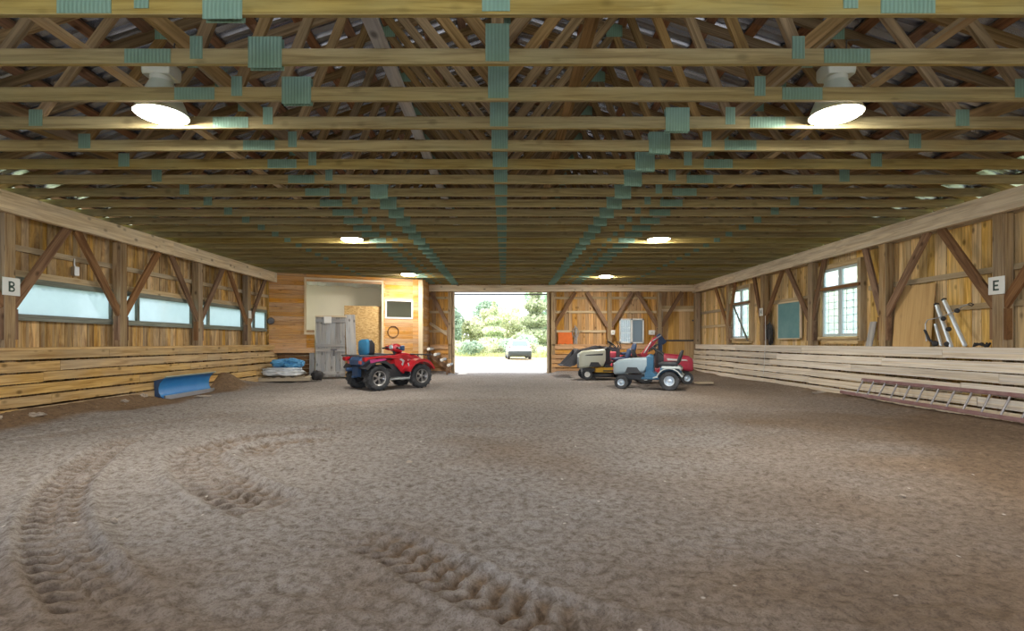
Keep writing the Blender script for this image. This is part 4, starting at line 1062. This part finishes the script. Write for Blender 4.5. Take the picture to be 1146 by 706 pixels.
for s in (-1, 1):
    b = MB(); b.prism([(.10, .90), (.36, .86), (.50, .74), (.36, .50), (.28, .36), (.18, .44), (.02, .62), (-.02, .78)], s * .19, s * .235); b.build('side_panel', M['red'], q, bevel=.012)
    b = MB(); b.prism([(.16, .80), (.30, .72), (.24, .58), (.20, .62), (.24, .69), (.14, .76)], s * .236, s * .246); b.build('decal', M['lightgrey'], q)
    b = MB(); b.prism([(-1.02, .72), (-1.04, .83), (-.50, .865), (-.15, .88), (.04, .86), (-.06, .76), (-.30, .80), (-.62, .81), (-.92, .78)], s * .42, s * .60); b.build('rear_deck', M['red'], q, bevel=.015)
    b = MB(); b.tube([(.30, s * .44, .27), (.36, s * .46, .42), (.30, s * .45, .60), (.22, s * .45, .74)] if False else [(-.30, s * .45, .27), (.30, s * .45, .27), (.36, s * .46, .36), (.27, s * .46, .66)], .018); b.build('side_guard', M['lightgrey'], q, smooth=60)
    b = MB(); b.prism([(-.92, .77), (-.50, .80), (-.45, .76), (-.90, .69)], s * .601, s * .612); b.build('decal', M['magenta'], q)
    b = MB(); b.loft([rounded(.09, .05, .02, 4, .62, (.99, s * .13)), rounded(.10, .12, .03, 4, .69, (.94, s * .14)), rounded(.06, .08, .02, 4, .75, (.90, s * .14))]); b.build('headlight', M['lightgrey'], q, smooth=50)
    b = MB(); b.box(-1.03, -.99, s * .30 - .06, s * .30 + .06, .66, .74); b.build('tail_light', M['taillight'], q, bevel=.01)
b = MB(); b.loft([ring_yz(-.56, .34, .78, .88, .04), ring_yz(-.40, .38, .76, .93, .05), ring_yz(-.10, .34, .74, .90, .05), ring_yz(.10, .24, .76, .90, .05)]); b.build('seat', M['seat'], q, smooth=50)
bk = MB(); n_ = 7
bk.loft([ring_yz(-.80, .40, .90, 1.16, .07), ring_yz(-.78, .46, .87, 1.25, .09), ring_yz(-.72, .46, .86, 1.28, .10)]); b = bk.build('backrest', M['blueglint'], q, smooth=50)  # reflected window light put into the blue of the backrest
bk = MB(); bk.loft([ring_yz(-.72, .46, .86, 1.28, .10), ring_yz(-.62, .44, .86, 1.27, .10), ring_yz(-.54, .36, .88, 1.20, .08)]); bk.build('backrest_pad', M['seat'], b, smooth=50)
b = MB()
for y in (-.46, -.23, 0, .23, .46): b.tube([(-.48, y, .86), (-.62, y, .87), (-1.06, y, .87), (-1.10, y, .85)], .014, 6)
b.tube([(-.48, -.5, .86), (-1.08, -.5, .87), (-1.12, -.44, .87), (-1.12, .44, .87), (-1.08, .5, .87), (-.48, .5, .86)], .018, 8, closed=True)
for s in (-1, 1): b.tube([(-.85, s * .3, .60), (-.95, s * .34, .87)], .014)
b.build('rear_rack', M['darksteel'], q, smooth=60)
b = MB()
for y in (-.3, -.1, .1, .3): b.tube([(.52, y, .88), (.66, y, .885), (1.04, y, .86), (1.08, y, .84)], .013, 6)
b.tube([(.52, -.42, .88), (1.0, -.42, .87), (1.10, -.34, .86), (1.10, .34, .86), (1.0, .42, .87), (.52, .42, .88)], .017, 8, closed=True)
b.tube([(1.04, -.24, .86), (1.12, -.24, .6), (1.02, -.2, .40), (1.02, .2, .40), (1.12, .24, .6), (1.04, .24, .86)], .02)
b.build('front_rack', M['darksteel'], q, smooth=60)
b = MB(); b.loft([ring_yz(-1.02, .50, .64, .76, .03), ring_yz(-.92, .62, .58, .84, .05), ring_yz(-.58, .60, .60, .86, .05)]); b.build('tail_box', M['darkblue'], q, smooth=40)  # tail parts dark blue: window reflections put into their colour
b = MB(); b.box(-.99, -.90, -.16, .16, .34, .60); b.tube([(-.95, 0, .34), (-1.08, 0, .34)], .03); b.lathe([(.05, -.26), (.055, -.2), (.055, .1)], c=(-.86, .22, .52), axis='x', n=14); b.tube([(-.9, -.4, .36), (-.86, -.3, .56)], .03); b.build('hitch', M['darkblue'], q, bevel=.01)
b = MB(); b.tube([(.16, 0, .90), (.12, 0, 1.02)], .05); b.tube([(.04, -.40, 1.04), (.08, -.24, 1.07), (.12, -.08, 1.02), (.12, .08, 1.02), (.08, .24, 1.07), (.04, .40, 1.04)], .014, 8)
for s in (-1, 1): b.tube([(.08, s * .26, 1.068), (.03, s * .42, 1.035)], .022); b.tube([(.1, s * .25, 1.05), (.13, s * .40, 1.03)], .007)
b.build('handlebar', M['plastic'], q, smooth=60)
b = MB(); b.loft([ring_yz(.04, .20, 1.00, 1.12, .04), ring_yz(.13, .34, .95, 1.17, .06), ring_yz(.24, .36, .92, 1.13, .06), ring_yz(.32, .22, .92, 1.02, .05)]); b.build('handlebar_pod', M['red'], q, smooth=50)
b = MB(); b.loft([ring_yz(.02, .15, 1.03, 1.10, .02), ring_yz(.05, .18, 1.01, 1.13, .03)]); b.build('gauge', M['alu'], q, smooth=50)
for s in (-1, 1):
    b = MB(); b.loft([ring_yz(.10, .10, 1.0, 1.10, .03, cy=s * .36), ring_yz(.18, .16, .98, 1.12, .04, cy=s * .35), ring_yz(.21, .10, 1.0, 1.10, .03, cy=s * .34)]); b.build('hand_guard', M['red' if s > 0 else 'darkblue'], q, smooth=50)

# ------------------------------------------------------------------ lawn tractors
def tractor(name, loc, rz, lab, hoodm, lowm, fendm, stripe=None, deck=None, seat='seat', hz=.80, group='ride-on mowers in the barn', rimm='alu', dashm='plastic'):
    t = empty(name, loc, rz, lab, 'lawn tractor', group)
    for x, y, r, w in ((.60, .33, .175, .15), (.60, -.33, .175, .15), (-.58, .36, .245, .22), (-.58, -.36, .245, .22)):
        wheel(t, x, y, r, w, 1 if y > 0 else -1, rimm, 5, 18 if r > .2 else 20, 0, .50, 'disc', .03)
    b = MB(); b.box(-.75, .72, -.14, .14, .24, .36); b.tube([(.60, -.30, .19), (.60, -.1, .26), (.60, .1, .26), (.60, .30, .19)], .025); b.tube([(-.58, -.3, .245), (-.58, .3, .245)], .04); b.build('frame', M['plastic'], t)
    b = MB(); b.loft([ring_yz(-.02, .50, .56, hz + .02, .08), ring_yz(.05, .54, .42, hz + .015, .09), ring_yz(.40, .52, .40, hz - .01, .09), ring_yz(.70, .48, .36, hz - .05, .09), ring_yz(.80, .44, .36, hz - .12, .08), ring_yz(.83, .36, .40, hz - .20, .06)])
    b.build('hood', M[hoodm], t, smooth=50)
    b = MB(); b.box(.79, .835, -.15, .15, .38, hz - .24)
    for k in range(5): b.box(.83, .842, -.15, .15, .39 + .035 * k, .405 + .035 * k)
    b.build('grille', M['plastic'], t)
    for s in (-1, 1):
        b = MB(); b.ball((.80, s * .15, hz - .17), (.04, .055, .04), 12, 8); b.build('headlight', M['lightgrey'], t, smooth=60)
        b = MB(); b.prism([(.12, .42), (.52, .42), (.46, .56), (.22, .56)], s * .262, s * .272); b.build('side_vent', M['plastic'], t)
        if stripe: b = MB(); b.prism([(.06, hz - .12), (.60, hz - .16), (.66, hz - .19), (.08, hz - .18)], s * .252, s * .274); b.build('stripe', M[stripe], t)
    b = MB(); b.loft([ring_yz(-.18, .34, .42, hz + .06, .05), ring_yz(-.08, .44, .40, hz + .10, .07), ring_yz(.0, .48, .40, hz + .04, .07)]); b.build('dash', M[dashm], t, smooth=45)
    b = MB(); b.tube([(-.12, 0, hz), (-.26, 0, hz + .17)], .02); c_ = V((-.27, 0, hz + .18)); ax = V((-.64, 0, .77)); u = V((0, 1, 0)); w_ = ax.cross(u)
    b.tube([c_ + (u * math.cos(a * PI / 12) + w_ * math.sin(a * PI / 12)) * .17 for a in range(24)], .014, 8, closed=True)
    for a in (.5, 2.6, 4.7): b.tube([c_, c_ + (u * math.cos(a) + w_ * math.sin(a)) * .17], .010, 6)
    b.build('steering_wheel', M['black'], t, smooth=60)
    b = MB()
    b.prism([(-.18, .30), (.02, .30), (.02, .44), (-.10, .50), (-.32, .34), (-.34, .30)], -.34, .34); b.box(-.40, .10, -.42, .42, .27, .31); b.loft([ring_yz(-.85, .40, .34, .58, .06), ring_yz(-.34, .42, .30, .58, .06)]); b.build('footplate', M[lowm], t, bevel=.01)
    b = MB()
    for s in (-1, 1):
        y0, y1 = (.20, .52) if s > 0 else (-.52, -.20)
        b.shell(arc(-.58, .26, .31, 12, 150, 14) + [(-.90, .36)], (y0, y1), .025)
        b.shell([(-.28, .33), (-.20, .30)], (y0, y1), .025)
    b.loft([ring_yz(-.86, .90, .50, .56, .02), ring_yz(-.80, .96, .545, .60, .02), ring_yz(-.40, .92, .55, .60, .02)]); b.build('fender', M[fendm], t, smooth=40)
    b = MB(); b.loft([ring_yz(-.76, .38, .60, .70, .04), ring_yz(-.70, .44, .60, .72, .05), ring_yz(-.36, .44, .60, .70, .05), ring_yz(-.30, .38, .61, .67, .03)])
    b.loft([rounded(.06, .30, .03, 4, .66, (-.76, 0)), rounded(.09, .42, .04, 4, .74, (-.79, 0)), rounded(.08, .40, .04, 4, .94, (-.85, 0)), rounded(.05, .28, .02, 4, 1.0, (-.87, 0))]); b.build('seat', M[seat], t, smooth=50)
    if deck:
        b = MB(); b.loft([rounded(.62, .98, .2, 6, .10, (.06, 0)), rounded(.66, 1.02, .2, 6, .13, (.06, 0)), rounded(.62, .96, .2, 6, .19, (.06, 0)), rounded(.40, .70, .15, 6, .23, (.06, 0))]); b.build('mower_deck', M['plastic'], t, smooth=40)
        for s in (-1, 1): b = MB(); b.lathe([(.06, -.03), (.06, .03)], c=(.40, s * .42, .06), axis='y', n=14); b.build('deck_roller', M['black'], t, smooth=40)
        if deck != 'plastic': b = MB(); b.prism([(-.42, .24), (.34, .24), (.30, .38), (-.20, .40), (-.40, .36)], -.40, .40); b.build('yellow_skirt', M[deck], t, bevel=.015)
    return t
tractor('lawn_tractor', (3.68, 13.12, 0), math.radians(158), 'blue-grey lawn tractor nearest the camera, facing left with light grey fenders', 'tractorgrey', 'tractorblue', 'lightgrey', hz=.80, dashm='tractorblue')
tractor('lawn_tractor', (3.22, 16.55, 0), math.radians(181), 'cream lawn tractor with black stripe, yellow deck skirt and mower deck, facing left', 'creampaint', 'plastic', 'maroonred', stripe='plastic', deck='yellow', seat='darkblue', hz=.96, rimm='white')
tr = tractor('lawn_tractor', (4.62, 14.85, 0), math.radians(-4), 'dark red lawn tractor with a white stripe parked behind the blue-grey one, facing right', 'maroonred', 'maroonred', 'maroonred', stripe='white', hz=.86)

# ------------------------------------------------------------------ small loader with backhoe
k = empty('loader_backhoe', (3.85, 17.75, 0.02), PI, 'small red loader backhoe with a dark front bucket parked by the back wall', 'loader')
for x, y, r, w in ((.62, .40, .24, .17), (.62, -.40, .24, .17), (-.55, .45, .36, .26), (-.55, -.45, .36, .26)): wheel(k, x, y, r, w, 1 if y > 0 else -1, 'white', 5, 16, 0, .52, 'disc', .06)
b = MB(); b.loft([ring_yz(-.9, .5, .3, .62, .04), ring_yz(.2, .46, .3, .56, .04), ring_yz(.85, .40, .3, .54, .04)]); b.build('chassis', M['darksteel'], k)
b = MB(); b.loft([ring_yz(-.02, .44, .5, .86, .06), ring_yz(.5, .44, .5, .84, .07), ring_yz(.86, .40, .48, .76, .06)]); b.build('hood', M['maroonred'], k, smooth=45)
b = MB()
for s in (-1, 1):
    y0, y1 = (.28, .62) if s > 0 else (-.62, -.28)
    b.shell(arc(-.55, .36, .43, 15, 165, 14), (y0, y1), .03)
b.build('fender', M['maroonred'], k, smooth=45)
b = MB(); b.loft([ring_yz(-.62, .40, .74, .84, .04), ring_yz(-.20, .42, .74, .83, .04)]); b.loft([rounded(.10, .40, .04, 4, .80, (-.62, 0)), rounded(.10, .42, .04, 4, 1.05, (-.68, 0)), rounded(.06, .30, .03, 4, 1.14, (-.70, 0))]); b.build('seat', M['darkblue'], k, smooth=50)
b = MB(); b.tube([(.0, 0, .8), (-.14, 0, 1.08)], .02); b.tube([(-.15 + .06 * math.sin(a * PI / 10), .17 * math.cos(a * PI / 10), 1.09 + .12 * math.sin(a * PI / 10)) for a in range(20)], .014, 6, closed=True); b.build('steering_wheel', M['black'], k, smooth=60)
for s in (-1, 1):
    b = MB(); b.beam((-.05, s * .36, .94), (.62, s * .36, 1.01), .06, .11); b.beam((.58, s * .36, 1.02), (1.30, s * .36, .84), .06, .11); b.beam((1.26, s * .36, .88), (1.34, s * .36, .50), .06, .10); b.box(-.09, .03, s * .36 - .04, s * .36 + .04, .4, .98); b.build('loader_arm', M['darksteel'], k)
    b = MB(); b.tube([(.05, s * .30, .55), (.5, s * .33, .80), (.85, s * .34, .90)], [.03, .03, .016]); b.build('hydraulic_cylinder', M['steel'], k, smooth=50)
b = MB()
bp0 = [(1.36, .96), (1.32, .74), (1.34, .52), (1.46, .40), (1.64, .34), (1.90, .38)]
b.shell(bp0, (-.55, .55), .025)
for s in (-1, 1): b.prism([(1.36, .96), (1.32, .74), (1.34, .52), (1.46, .40), (1.64, .34), (1.90, .38)], s * .55 - .01, s * .55 + .01)
for t_ in range(5): b.box(1.86, 1.96, -.48 + .22 * t_, -.42 + .22 * t_, .37, .40)
b.build('bucket', M['darksteel'], k)
b = MB(); b.box(-1.12, -.88, -.14, .14, .28, .80); b.build('swing_post', M['maroonred'], k, bevel=.02)
b = MB(); b.beam((-.96, -.0, .70), (-1.42, 0, 1.30), .10, .15); b.beam((-1.38, 0, 1.26), (-1.62, 0, 1.42), .10, .13); b.build('boom', M['maroonred'], k, bevel=.012)
b = MB(); b.beam((-1.50, 0, 1.44), (-1.74, 0, 1.14), .11, .17); b.beam((-1.58, 0, 1.36), (-1.60, 0, .62), .09, .12); b.build('dipper', M['darkblue'], k, bevel=.012)
b = MB(); b.shell([(-1.52, .66), (-1.50, .52), (-1.56, .40), (-1.68, .36), (-1.80, .44)], (-.13, .13), .02)
for s in (-1, 1): b.prism([(-1.52, .66), (-1.50, .52), (-1.56, .40), (-1.68, .36), (-1.80, .44)], s * .13 - .008, s * .13 + .008)
b.build('digging_bucket', M['darksteel'], k)
b = MB(); b.tube([(-1.0, .09, .8), (-1.25, .09, 1.18)], .028); b.tube([(-1.3, .09, 1.22), (-1.6, .07, 1.42)], .025); b.build('hydraulic_cylinder', M['steel'], k, smooth=50)
b = MB()
for s in (-1, 1): b.beam((-1.0, s * .2, .45), (-1.12, s * .55, .05), .06, .08); b.box(-1.2, -1.04, s * .55 - .1, s * .55 + .1, .0, .03)
b.build('stabilizer_leg', M['darksteel'], k)
# pale plank at the foot of the man door
b = MB(); b.beam((5.35, 14.2, .16 - .10), (5.85, 14.3, .06), .16, .05); tag(b.build('timber_block', M['palette'], bevel=.004), 'pale timber block on the dirt behind the blue-grey tractor', 'timber')

# ------------------------------------------------------------------ parked car outside
c = empty('parked_car', (.98, 38.6, -.05), math.radians(93), 'silver hatchback parked outside in the yard, seen from behind through the doorway', 'car')
def cs(x, wb, z0, zb, wt=None, zt=None, r=.1):
    """car section: sill z0, shoulder zb"""
    h = wb / 2; pts = [(h * .92, z0), (h * .985, z0 + .15), (h, (z0 + zb) / 2), (h * .97, zb - .06), (h * .90, zb)]
    return [(x, p[0], p[1]) for p in pts] + [(x, -p[0], p[1]) for p in reversed(pts)]
b = MB(); b.loft([cs(-2.10, 1.50, .42, .86), cs(-2.03, 1.68, .30, .95), cs(-1.70, 1.76, .24, .99), cs(-.8, 1.78, .22, .98), cs(.6, 1.78, .22, .95), cs(1.3, 1.76, .24, .90), cs(1.85, 1.68, .28, .80), cs(2.08, 1.44, .38, .66)]); b.build('body', M['carbody'], c, smooth=45)
def gh(x, w, z, zb): return [(x, w / 2, z), (x, w / 2 * 1.0, z - .02), (x, w / 2, zb), (x, -w / 2, zb), (x, -w / 2, z - .02), (x, -w / 2, z)]
def cab(x0, x1, w0, w1, z): return None
b = MB(); zr = 1.42
ringb = [(-1.98, .70), (1.10, .74), (1.10, -.74), (-1.98, -.70)]
def rr(x0, x1, w, z): return rounded(x1 - x0, w, .16, 5, z, ((x0 + x1) / 2, 0))
b.loft([rr(-2.0, 1.12, 1.56, .93), rr(-1.88, .86, 1.48, 1.06), rr(-1.70, .44, 1.36, 1.28), rr(-1.62, .22, 1.24, 1.39), rr(-1.45, .05, 1.08, 1.425)]); b.build('cabin', M['carbody'], c, smooth=45)
def wedge(name, quad, nrm, mat):
    b = MB(); qv = [V(p) for p in quad]; n_ = V(nrm).normalized() * .012; b.loft([[p - n_ for p in qv], [p + n_ for p in qv]]); b.build(name, M[mat], c)
wedge('rear_window', [(-1.945, .60, 1.03), (-1.945, -.60, 1.03), (-1.70, -.50, 1.33), (-1.70, .50, 1.33)], (-.77, 0, .63), 'carglass')
wedge('windscreen', [(.88, .62, 1.05), (.88, -.62, 1.05), (.30, -.52, 1.34), (.30, .52, 1.34)], (.45, 0, .89), 'carglass')
for s in (-1, 1):
    wedge('side_window', [(.62, s * .735, 1.06), (-.42, s * .742, 1.06), (-.42, s * .672, 1.31), (.22, s * .672, 1.31)], (0, s, .28), 'carglass')
    wedge('side_window', [(-.50, s * .742, 1.06), (-1.5, s * .74, 1.06), (-1.36, s * .672, 1.31), (-.50, s * .672, 1.31)], (0, s, .28), 'carglass')
    b = MB(); b.loft([rounded(.10, .22, .04, 4, .78, (-2.03, s * .68)), rounded(.12, .26, .04, 4, .86, (-2.03, s * .68)), rounded(.08, .22, .03, 4, .96, (-2.00, s * .68))]); b.build('tail_lamp', M['taillight'], c, smooth=45)
    b = MB(); b.ball((.62, s * .92, 1.0), (.08, .1, .065)); b.build('mirror', M['carbody'], c, smooth=60)
b = MB(); b.loft([ring_yz(-2.17, 1.3, .30, .55, .05), ring_yz(-2.10, 1.64, .22, .62, .07), ring_yz(-1.9, 1.72, .22, .62, .07)]); b.build('rear_bumper', M['cardark'], c, smooth=40)
b = MB(); b.box(-2.13, -2.11, -.26, .26, .64, .75); b.build('licence_plate', M['white'], c, bevel=.004)
for x in (-1.35, 1.28):
    for y in (-.78, .78): wheel(c, x, y, .31, .20, 1 if y > 0 else -1, 'alu', 5, 30, 0, .64, 'alloy', .01)

# ------------------------------------------------------------------ trees, bushes and grass
def leaf_cloud(name, mat, n, shape, size, parent, seed):
    rs = np.random.RandomState(seed); P = shape(rs, n); k = len(P)
    a = rs.normal(size=(k, 3)); a /= np.linalg.norm(a, axis=1)[:, None]; c_ = rs.normal(size=(k, 3)); bb = np.cross(a, c_); bb /= np.linalg.norm(bb, axis=1)[:, None]
    s = size * (.6 + .8 * rs.rand(k))[:, None]
    v = np.stack([P - a * s, P - bb * s * .5 , P + a * s, P + bb * s * .5], 1).reshape(-1, 3)
    me = bpy.data.meshes.new(name); me.from_pydata([tuple(x) for x in v], [], [(4 * i, 4 * i + 1, 4 * i + 2, 4 * i + 3) for i in range(k)]); me.materials.append(M[mat])
    o = bpy.data.objects.new(name, me); COL.objects.link(o); o.parent = parent; return o
def conifer(h, r):
    def f(rs, n):
        t = rs.rand(n) ** .75; z = h * (.08 + .92 * (1 - t) ** 1.0); rad = r * (1 - (z / h)) ** .8 * (.55 + .45 * rs.rand(n) ** .4) * (.8 + .35 * np.sin(z * 4.5)); a = rs.rand(n) * 2 * PI
        return np.stack([rad * np.cos(a), rad * np.sin(a), z], 1)
    return f
def broad(h, r, blobs, seed, z0=.25):
    def f(rs, n):
        r2 = np.random.RandomState(seed); C = np.stack([r2.normal(size=blobs) * r * .42, r2.normal(size=blobs) * r * .42, h * (z0 + (1 - z0) * r2.rand(blobs) * .9)], 1); R = r * (.28 + .25 * r2.rand(blobs)) * (1.15 - .5 * C[:, 2] / h)
        i = rs.randint(blobs, size=n); d = rs.normal(size=(n, 3)); d /= np.linalg.norm(d, axis=1)[:, None]
        return C[i] + d * (R[i] * (.6 + .45 * rs.rand(n)))[:, None]
    return f
def trunk(h, r, parent, seed=0):
    b = MB(); b.tube([(0, 0, -.1), (.05, 0, h * .3), (-.03, .05, h * .6), (0, 0, h * .92)], [r, r * .8, r * .5, r * .15], 8)
    rs = random.Random(seed)
    for i in range(9):
        z = h * (.25 + .07 * i); a = rs.random() * 6.28; l = h * .2 * (1 - z / h * .6); b.tube([(0, 0, z), (l * math.cos(a), l * math.sin(a), z + l * .5)], [r * .35, r * .1], 5)
    return b.build('trunk', M['bark'], parent, smooth=60)
def tree(kind):
    r = empty('tree')
    if kind == 0: leaf_cloud('crown', 'leaf', 5200, conifer(7, 2.2), .20, r, 1); trunk(6.6, .14, r, 1)
    elif kind == 1: leaf_cloud('crown', 'leafd', 6000, broad(8, 2.7, 24, 5), .21, r, 2); trunk(7.4, .17, r, 2)
    else: leaf_cloud('crown', 'leafy', 5200, broad(6.4, 2.3, 20, 8, .2), .20, r, 3); trunk(5.8, .13, r, 3)
    return r
TP = [tree(0), tree(1), tree(2)]; used = [False] * 3
def put(kind, x, y, s, rz, lab, grp):
    o = copy_tree(TP[kind]) if used[kind] else TP[kind]; used[kind] = True
    o.location = (x, y, -.1); o.scale = (s, s, s); o.rotation_euler = (0, 0, rz); tag(o, lab, 'tree', grp); return o
ROW = [  # doorway view
    (0, -1.15, 53, .80, 'pale pointed tree standing alone nearest behind the yard, middle of the doorway'),
    (1, -5.6, 57, .62, 'leafy tree at the left edge of the doorway view'),
    (2, -3.6, 60, .84, 'yellow-green tree left of the pale pointed tree'),
    (1, -2.6, 66, .86, 'tall leafy tree rising behind the left trees of the doorway'),
    (2, 1.0, 62, .80, 'yellow-green tree behind the silver car'),
    (0, 3.4, 56, 1.18, 'tall pointed tree right of the silver car'),
    (1, 5.0, 62, 1.02, 'tall leafy tree at the right edge of the doorway view'),
    (2, 2.3, 70, 1.0, 'yellow-green tree far behind the tall pointed tree'),
    (1, -.2, 72, .70, 'leafy tree far back in the middle of the doorway'),
    (1, -8.2, 62, .9, 'leafy tree just out to the left beyond the doorway'),
    (0, 8.0, 60, 1.1, 'pointed tree just out to the right beyond the doorway'),
]
for i, (kd, x, y, s, lab) in enumerate(ROW): put(kd, x, y, s, i * 1.7, lab, 'trees beyond the yard')
for i, (kd, x, y, s, lab) in enumerate(((1, 15.5, 20.5, .55, 'leafy tree seen through the large right window'), (2, 19, 28.5, .9, 'yellow-green tree seen through the large right window'), (1, 17.5, 35, .8, 'leafy tree seen through the far right window'),
                                         (0, 21, 31, .8, 'pointed tree seen through the right windows'))): put(kd, x, y, s, i * 2.1, lab, 'trees beside the barn')
def bush(kind, x, y, s, lab, proto=[None, None]):
    if proto[kind] is None:
        r = empty('bush'); leaf_cloud('foliage', ('leafy', 'leafd')[kind], 1500, broad(1.3, .95, 12, 20 + kind, .25), .10, r, 6 + kind)
        b = MB()
        for a in range(5): b.tube([(0, 0, -.05), (.25 * math.cos(a * 1.3), .25 * math.sin(a * 1.3), .8)], .015, 5)
        b.build('stem', M['bark'], r); proto[kind] = r; o = r
    else: o = copy_tree(proto[kind])
    o.location = (x, y, -.08); o.scale = (s, s, s); o.rotation_euler = (0, 0, x * 2); tag(o, lab, 'bush', 'bushes at the edge of the yard')
for kd, x, y, s, lab in ((1, -2.95, 44, 1.05, 'dark green low bush left in the doorway view'), (0, -4.2, 46, 1.25, 'pale bush at the left edge of the doorway'), (0, -2.0, 47, 1.15, 'pale bush right of the dark green low bush'), (0, -.9, 49, .9, 'small pale bush in front of the pointed tree'),
                         (0, 2.7, 47, 1.0, 'pale bush right behind the silver car'), (0, 3.6, 45, .8, 'low pale bush at the right edge of the doorway'), (1, .4, 50, 1.2, 'dark green bush just left behind the silver car'), (1, 2.0, 51, 1.5, 'dark green bush just right behind the silver car')): bush(kd, x, y, s, lab)
rs = np.random.RandomState(4); n = 9000
gx_ = np.concatenate([rs.uniform(-7, 7, 5000), rs.uniform(9.5, 20, 4000)]); gy_ = np.concatenate([43 + 9 * rs.rand(5000) ** 1.2, rs.uniform(8, 34, 4000)])
a_ = rs.rand(n) * 6.28; hh = .10 + .28 * rs.rand(n); vs = []
gv = np.stack([np.stack([gx_ - .05 * np.cos(a_), gy_ - .05 * np.sin(a_), -.1 + 0 * hh], 1), np.stack([gx_ + .05 * np.cos(a_), gy_ + .05 * np.sin(a_), -.1 + 0 * hh], 1), np.stack([gx_ + .1 * np.sin(a_), gy_, hh], 1)], 1).reshape(-1, 3)
me = bpy.data.meshes.new('grass'); me.from_pydata([tuple(p) for p in gv], [], [(3 * i, 3 * i + 1, 3 * i + 2) for i in range(n)]); me.materials.append(M['grassm'])
o = bpy.data.objects.new('grass', me); COL.objects.link(o); tag(o, 'pale tall grass along the yard and beside the barn', 'grass', kind='stuff')

# ------------------------------------------------------------------ light, sky, camera
w = bpy.data.worlds.new('sky'); sc.world = w; w.use_nodes = True; t = w.node_tree; t.nodes.clear()
out = t.nodes.new('ShaderNodeOutputWorld'); bg = N(t, 'ShaderNodeBackground', Strength=SKY)
tc = N(t, 'ShaderNodeTexCoord'); nz = N(t, 'ShaderNodeTexNoise', Scale=2.2, Detail=5.); L(t, tc.outputs['Generated'], nz.inputs['Vector'])
L(t, mixc(t, ramp(t, nz.outputs[0], [(.4, (0,)), (.6, (1,))]).outputs[0], (.74, .86, 1.0), (.97, .97, .97)), bg.inputs['Color']); L(t, bg.outputs[0], out.inputs[0])
sl = bpy.data.lights.new('sun', 'SUN'); sl.energy = SUN; sl.angle = math.radians(1.5); sl.color = (1, .95, .86)
so = bpy.data.objects.new('sun', sl); COL.objects.link(so); so.rotation_euler = V((-.55, -.50, .80)).to_track_quat('Z', 'Y').to_euler()
cam = bpy.data.cameras.new('camera'); co = bpy.data.objects.new('camera', cam); COL.objects.link(co)
co.location = (0, 0, 1.2); co.rotation_euler = (PI / 2, 0, 0)
cam.sensor_width = 36; cam.lens = 567 / 1146 * 36; cam.shift_x = 8 / 1146; cam.shift_y = 30 / 1146; cam.clip_end = 400
sc.camera = co
sc.view_settings.view_transform = 'Standard'; sc.view_settings.look = 'None'; sc.view_settings.exposure = EXPO; sc.view_settings.gamma = 1; sc.view_settings.use_curve_mapping = False
sc.cycles.use_denoising = True; sc.cycles.max_bounces = 10; sc.cycles.diffuse_bounces = 5; sc.cycles.transparent_max_bounces = 12; sc.cycles.sample_clamp_indirect = 4
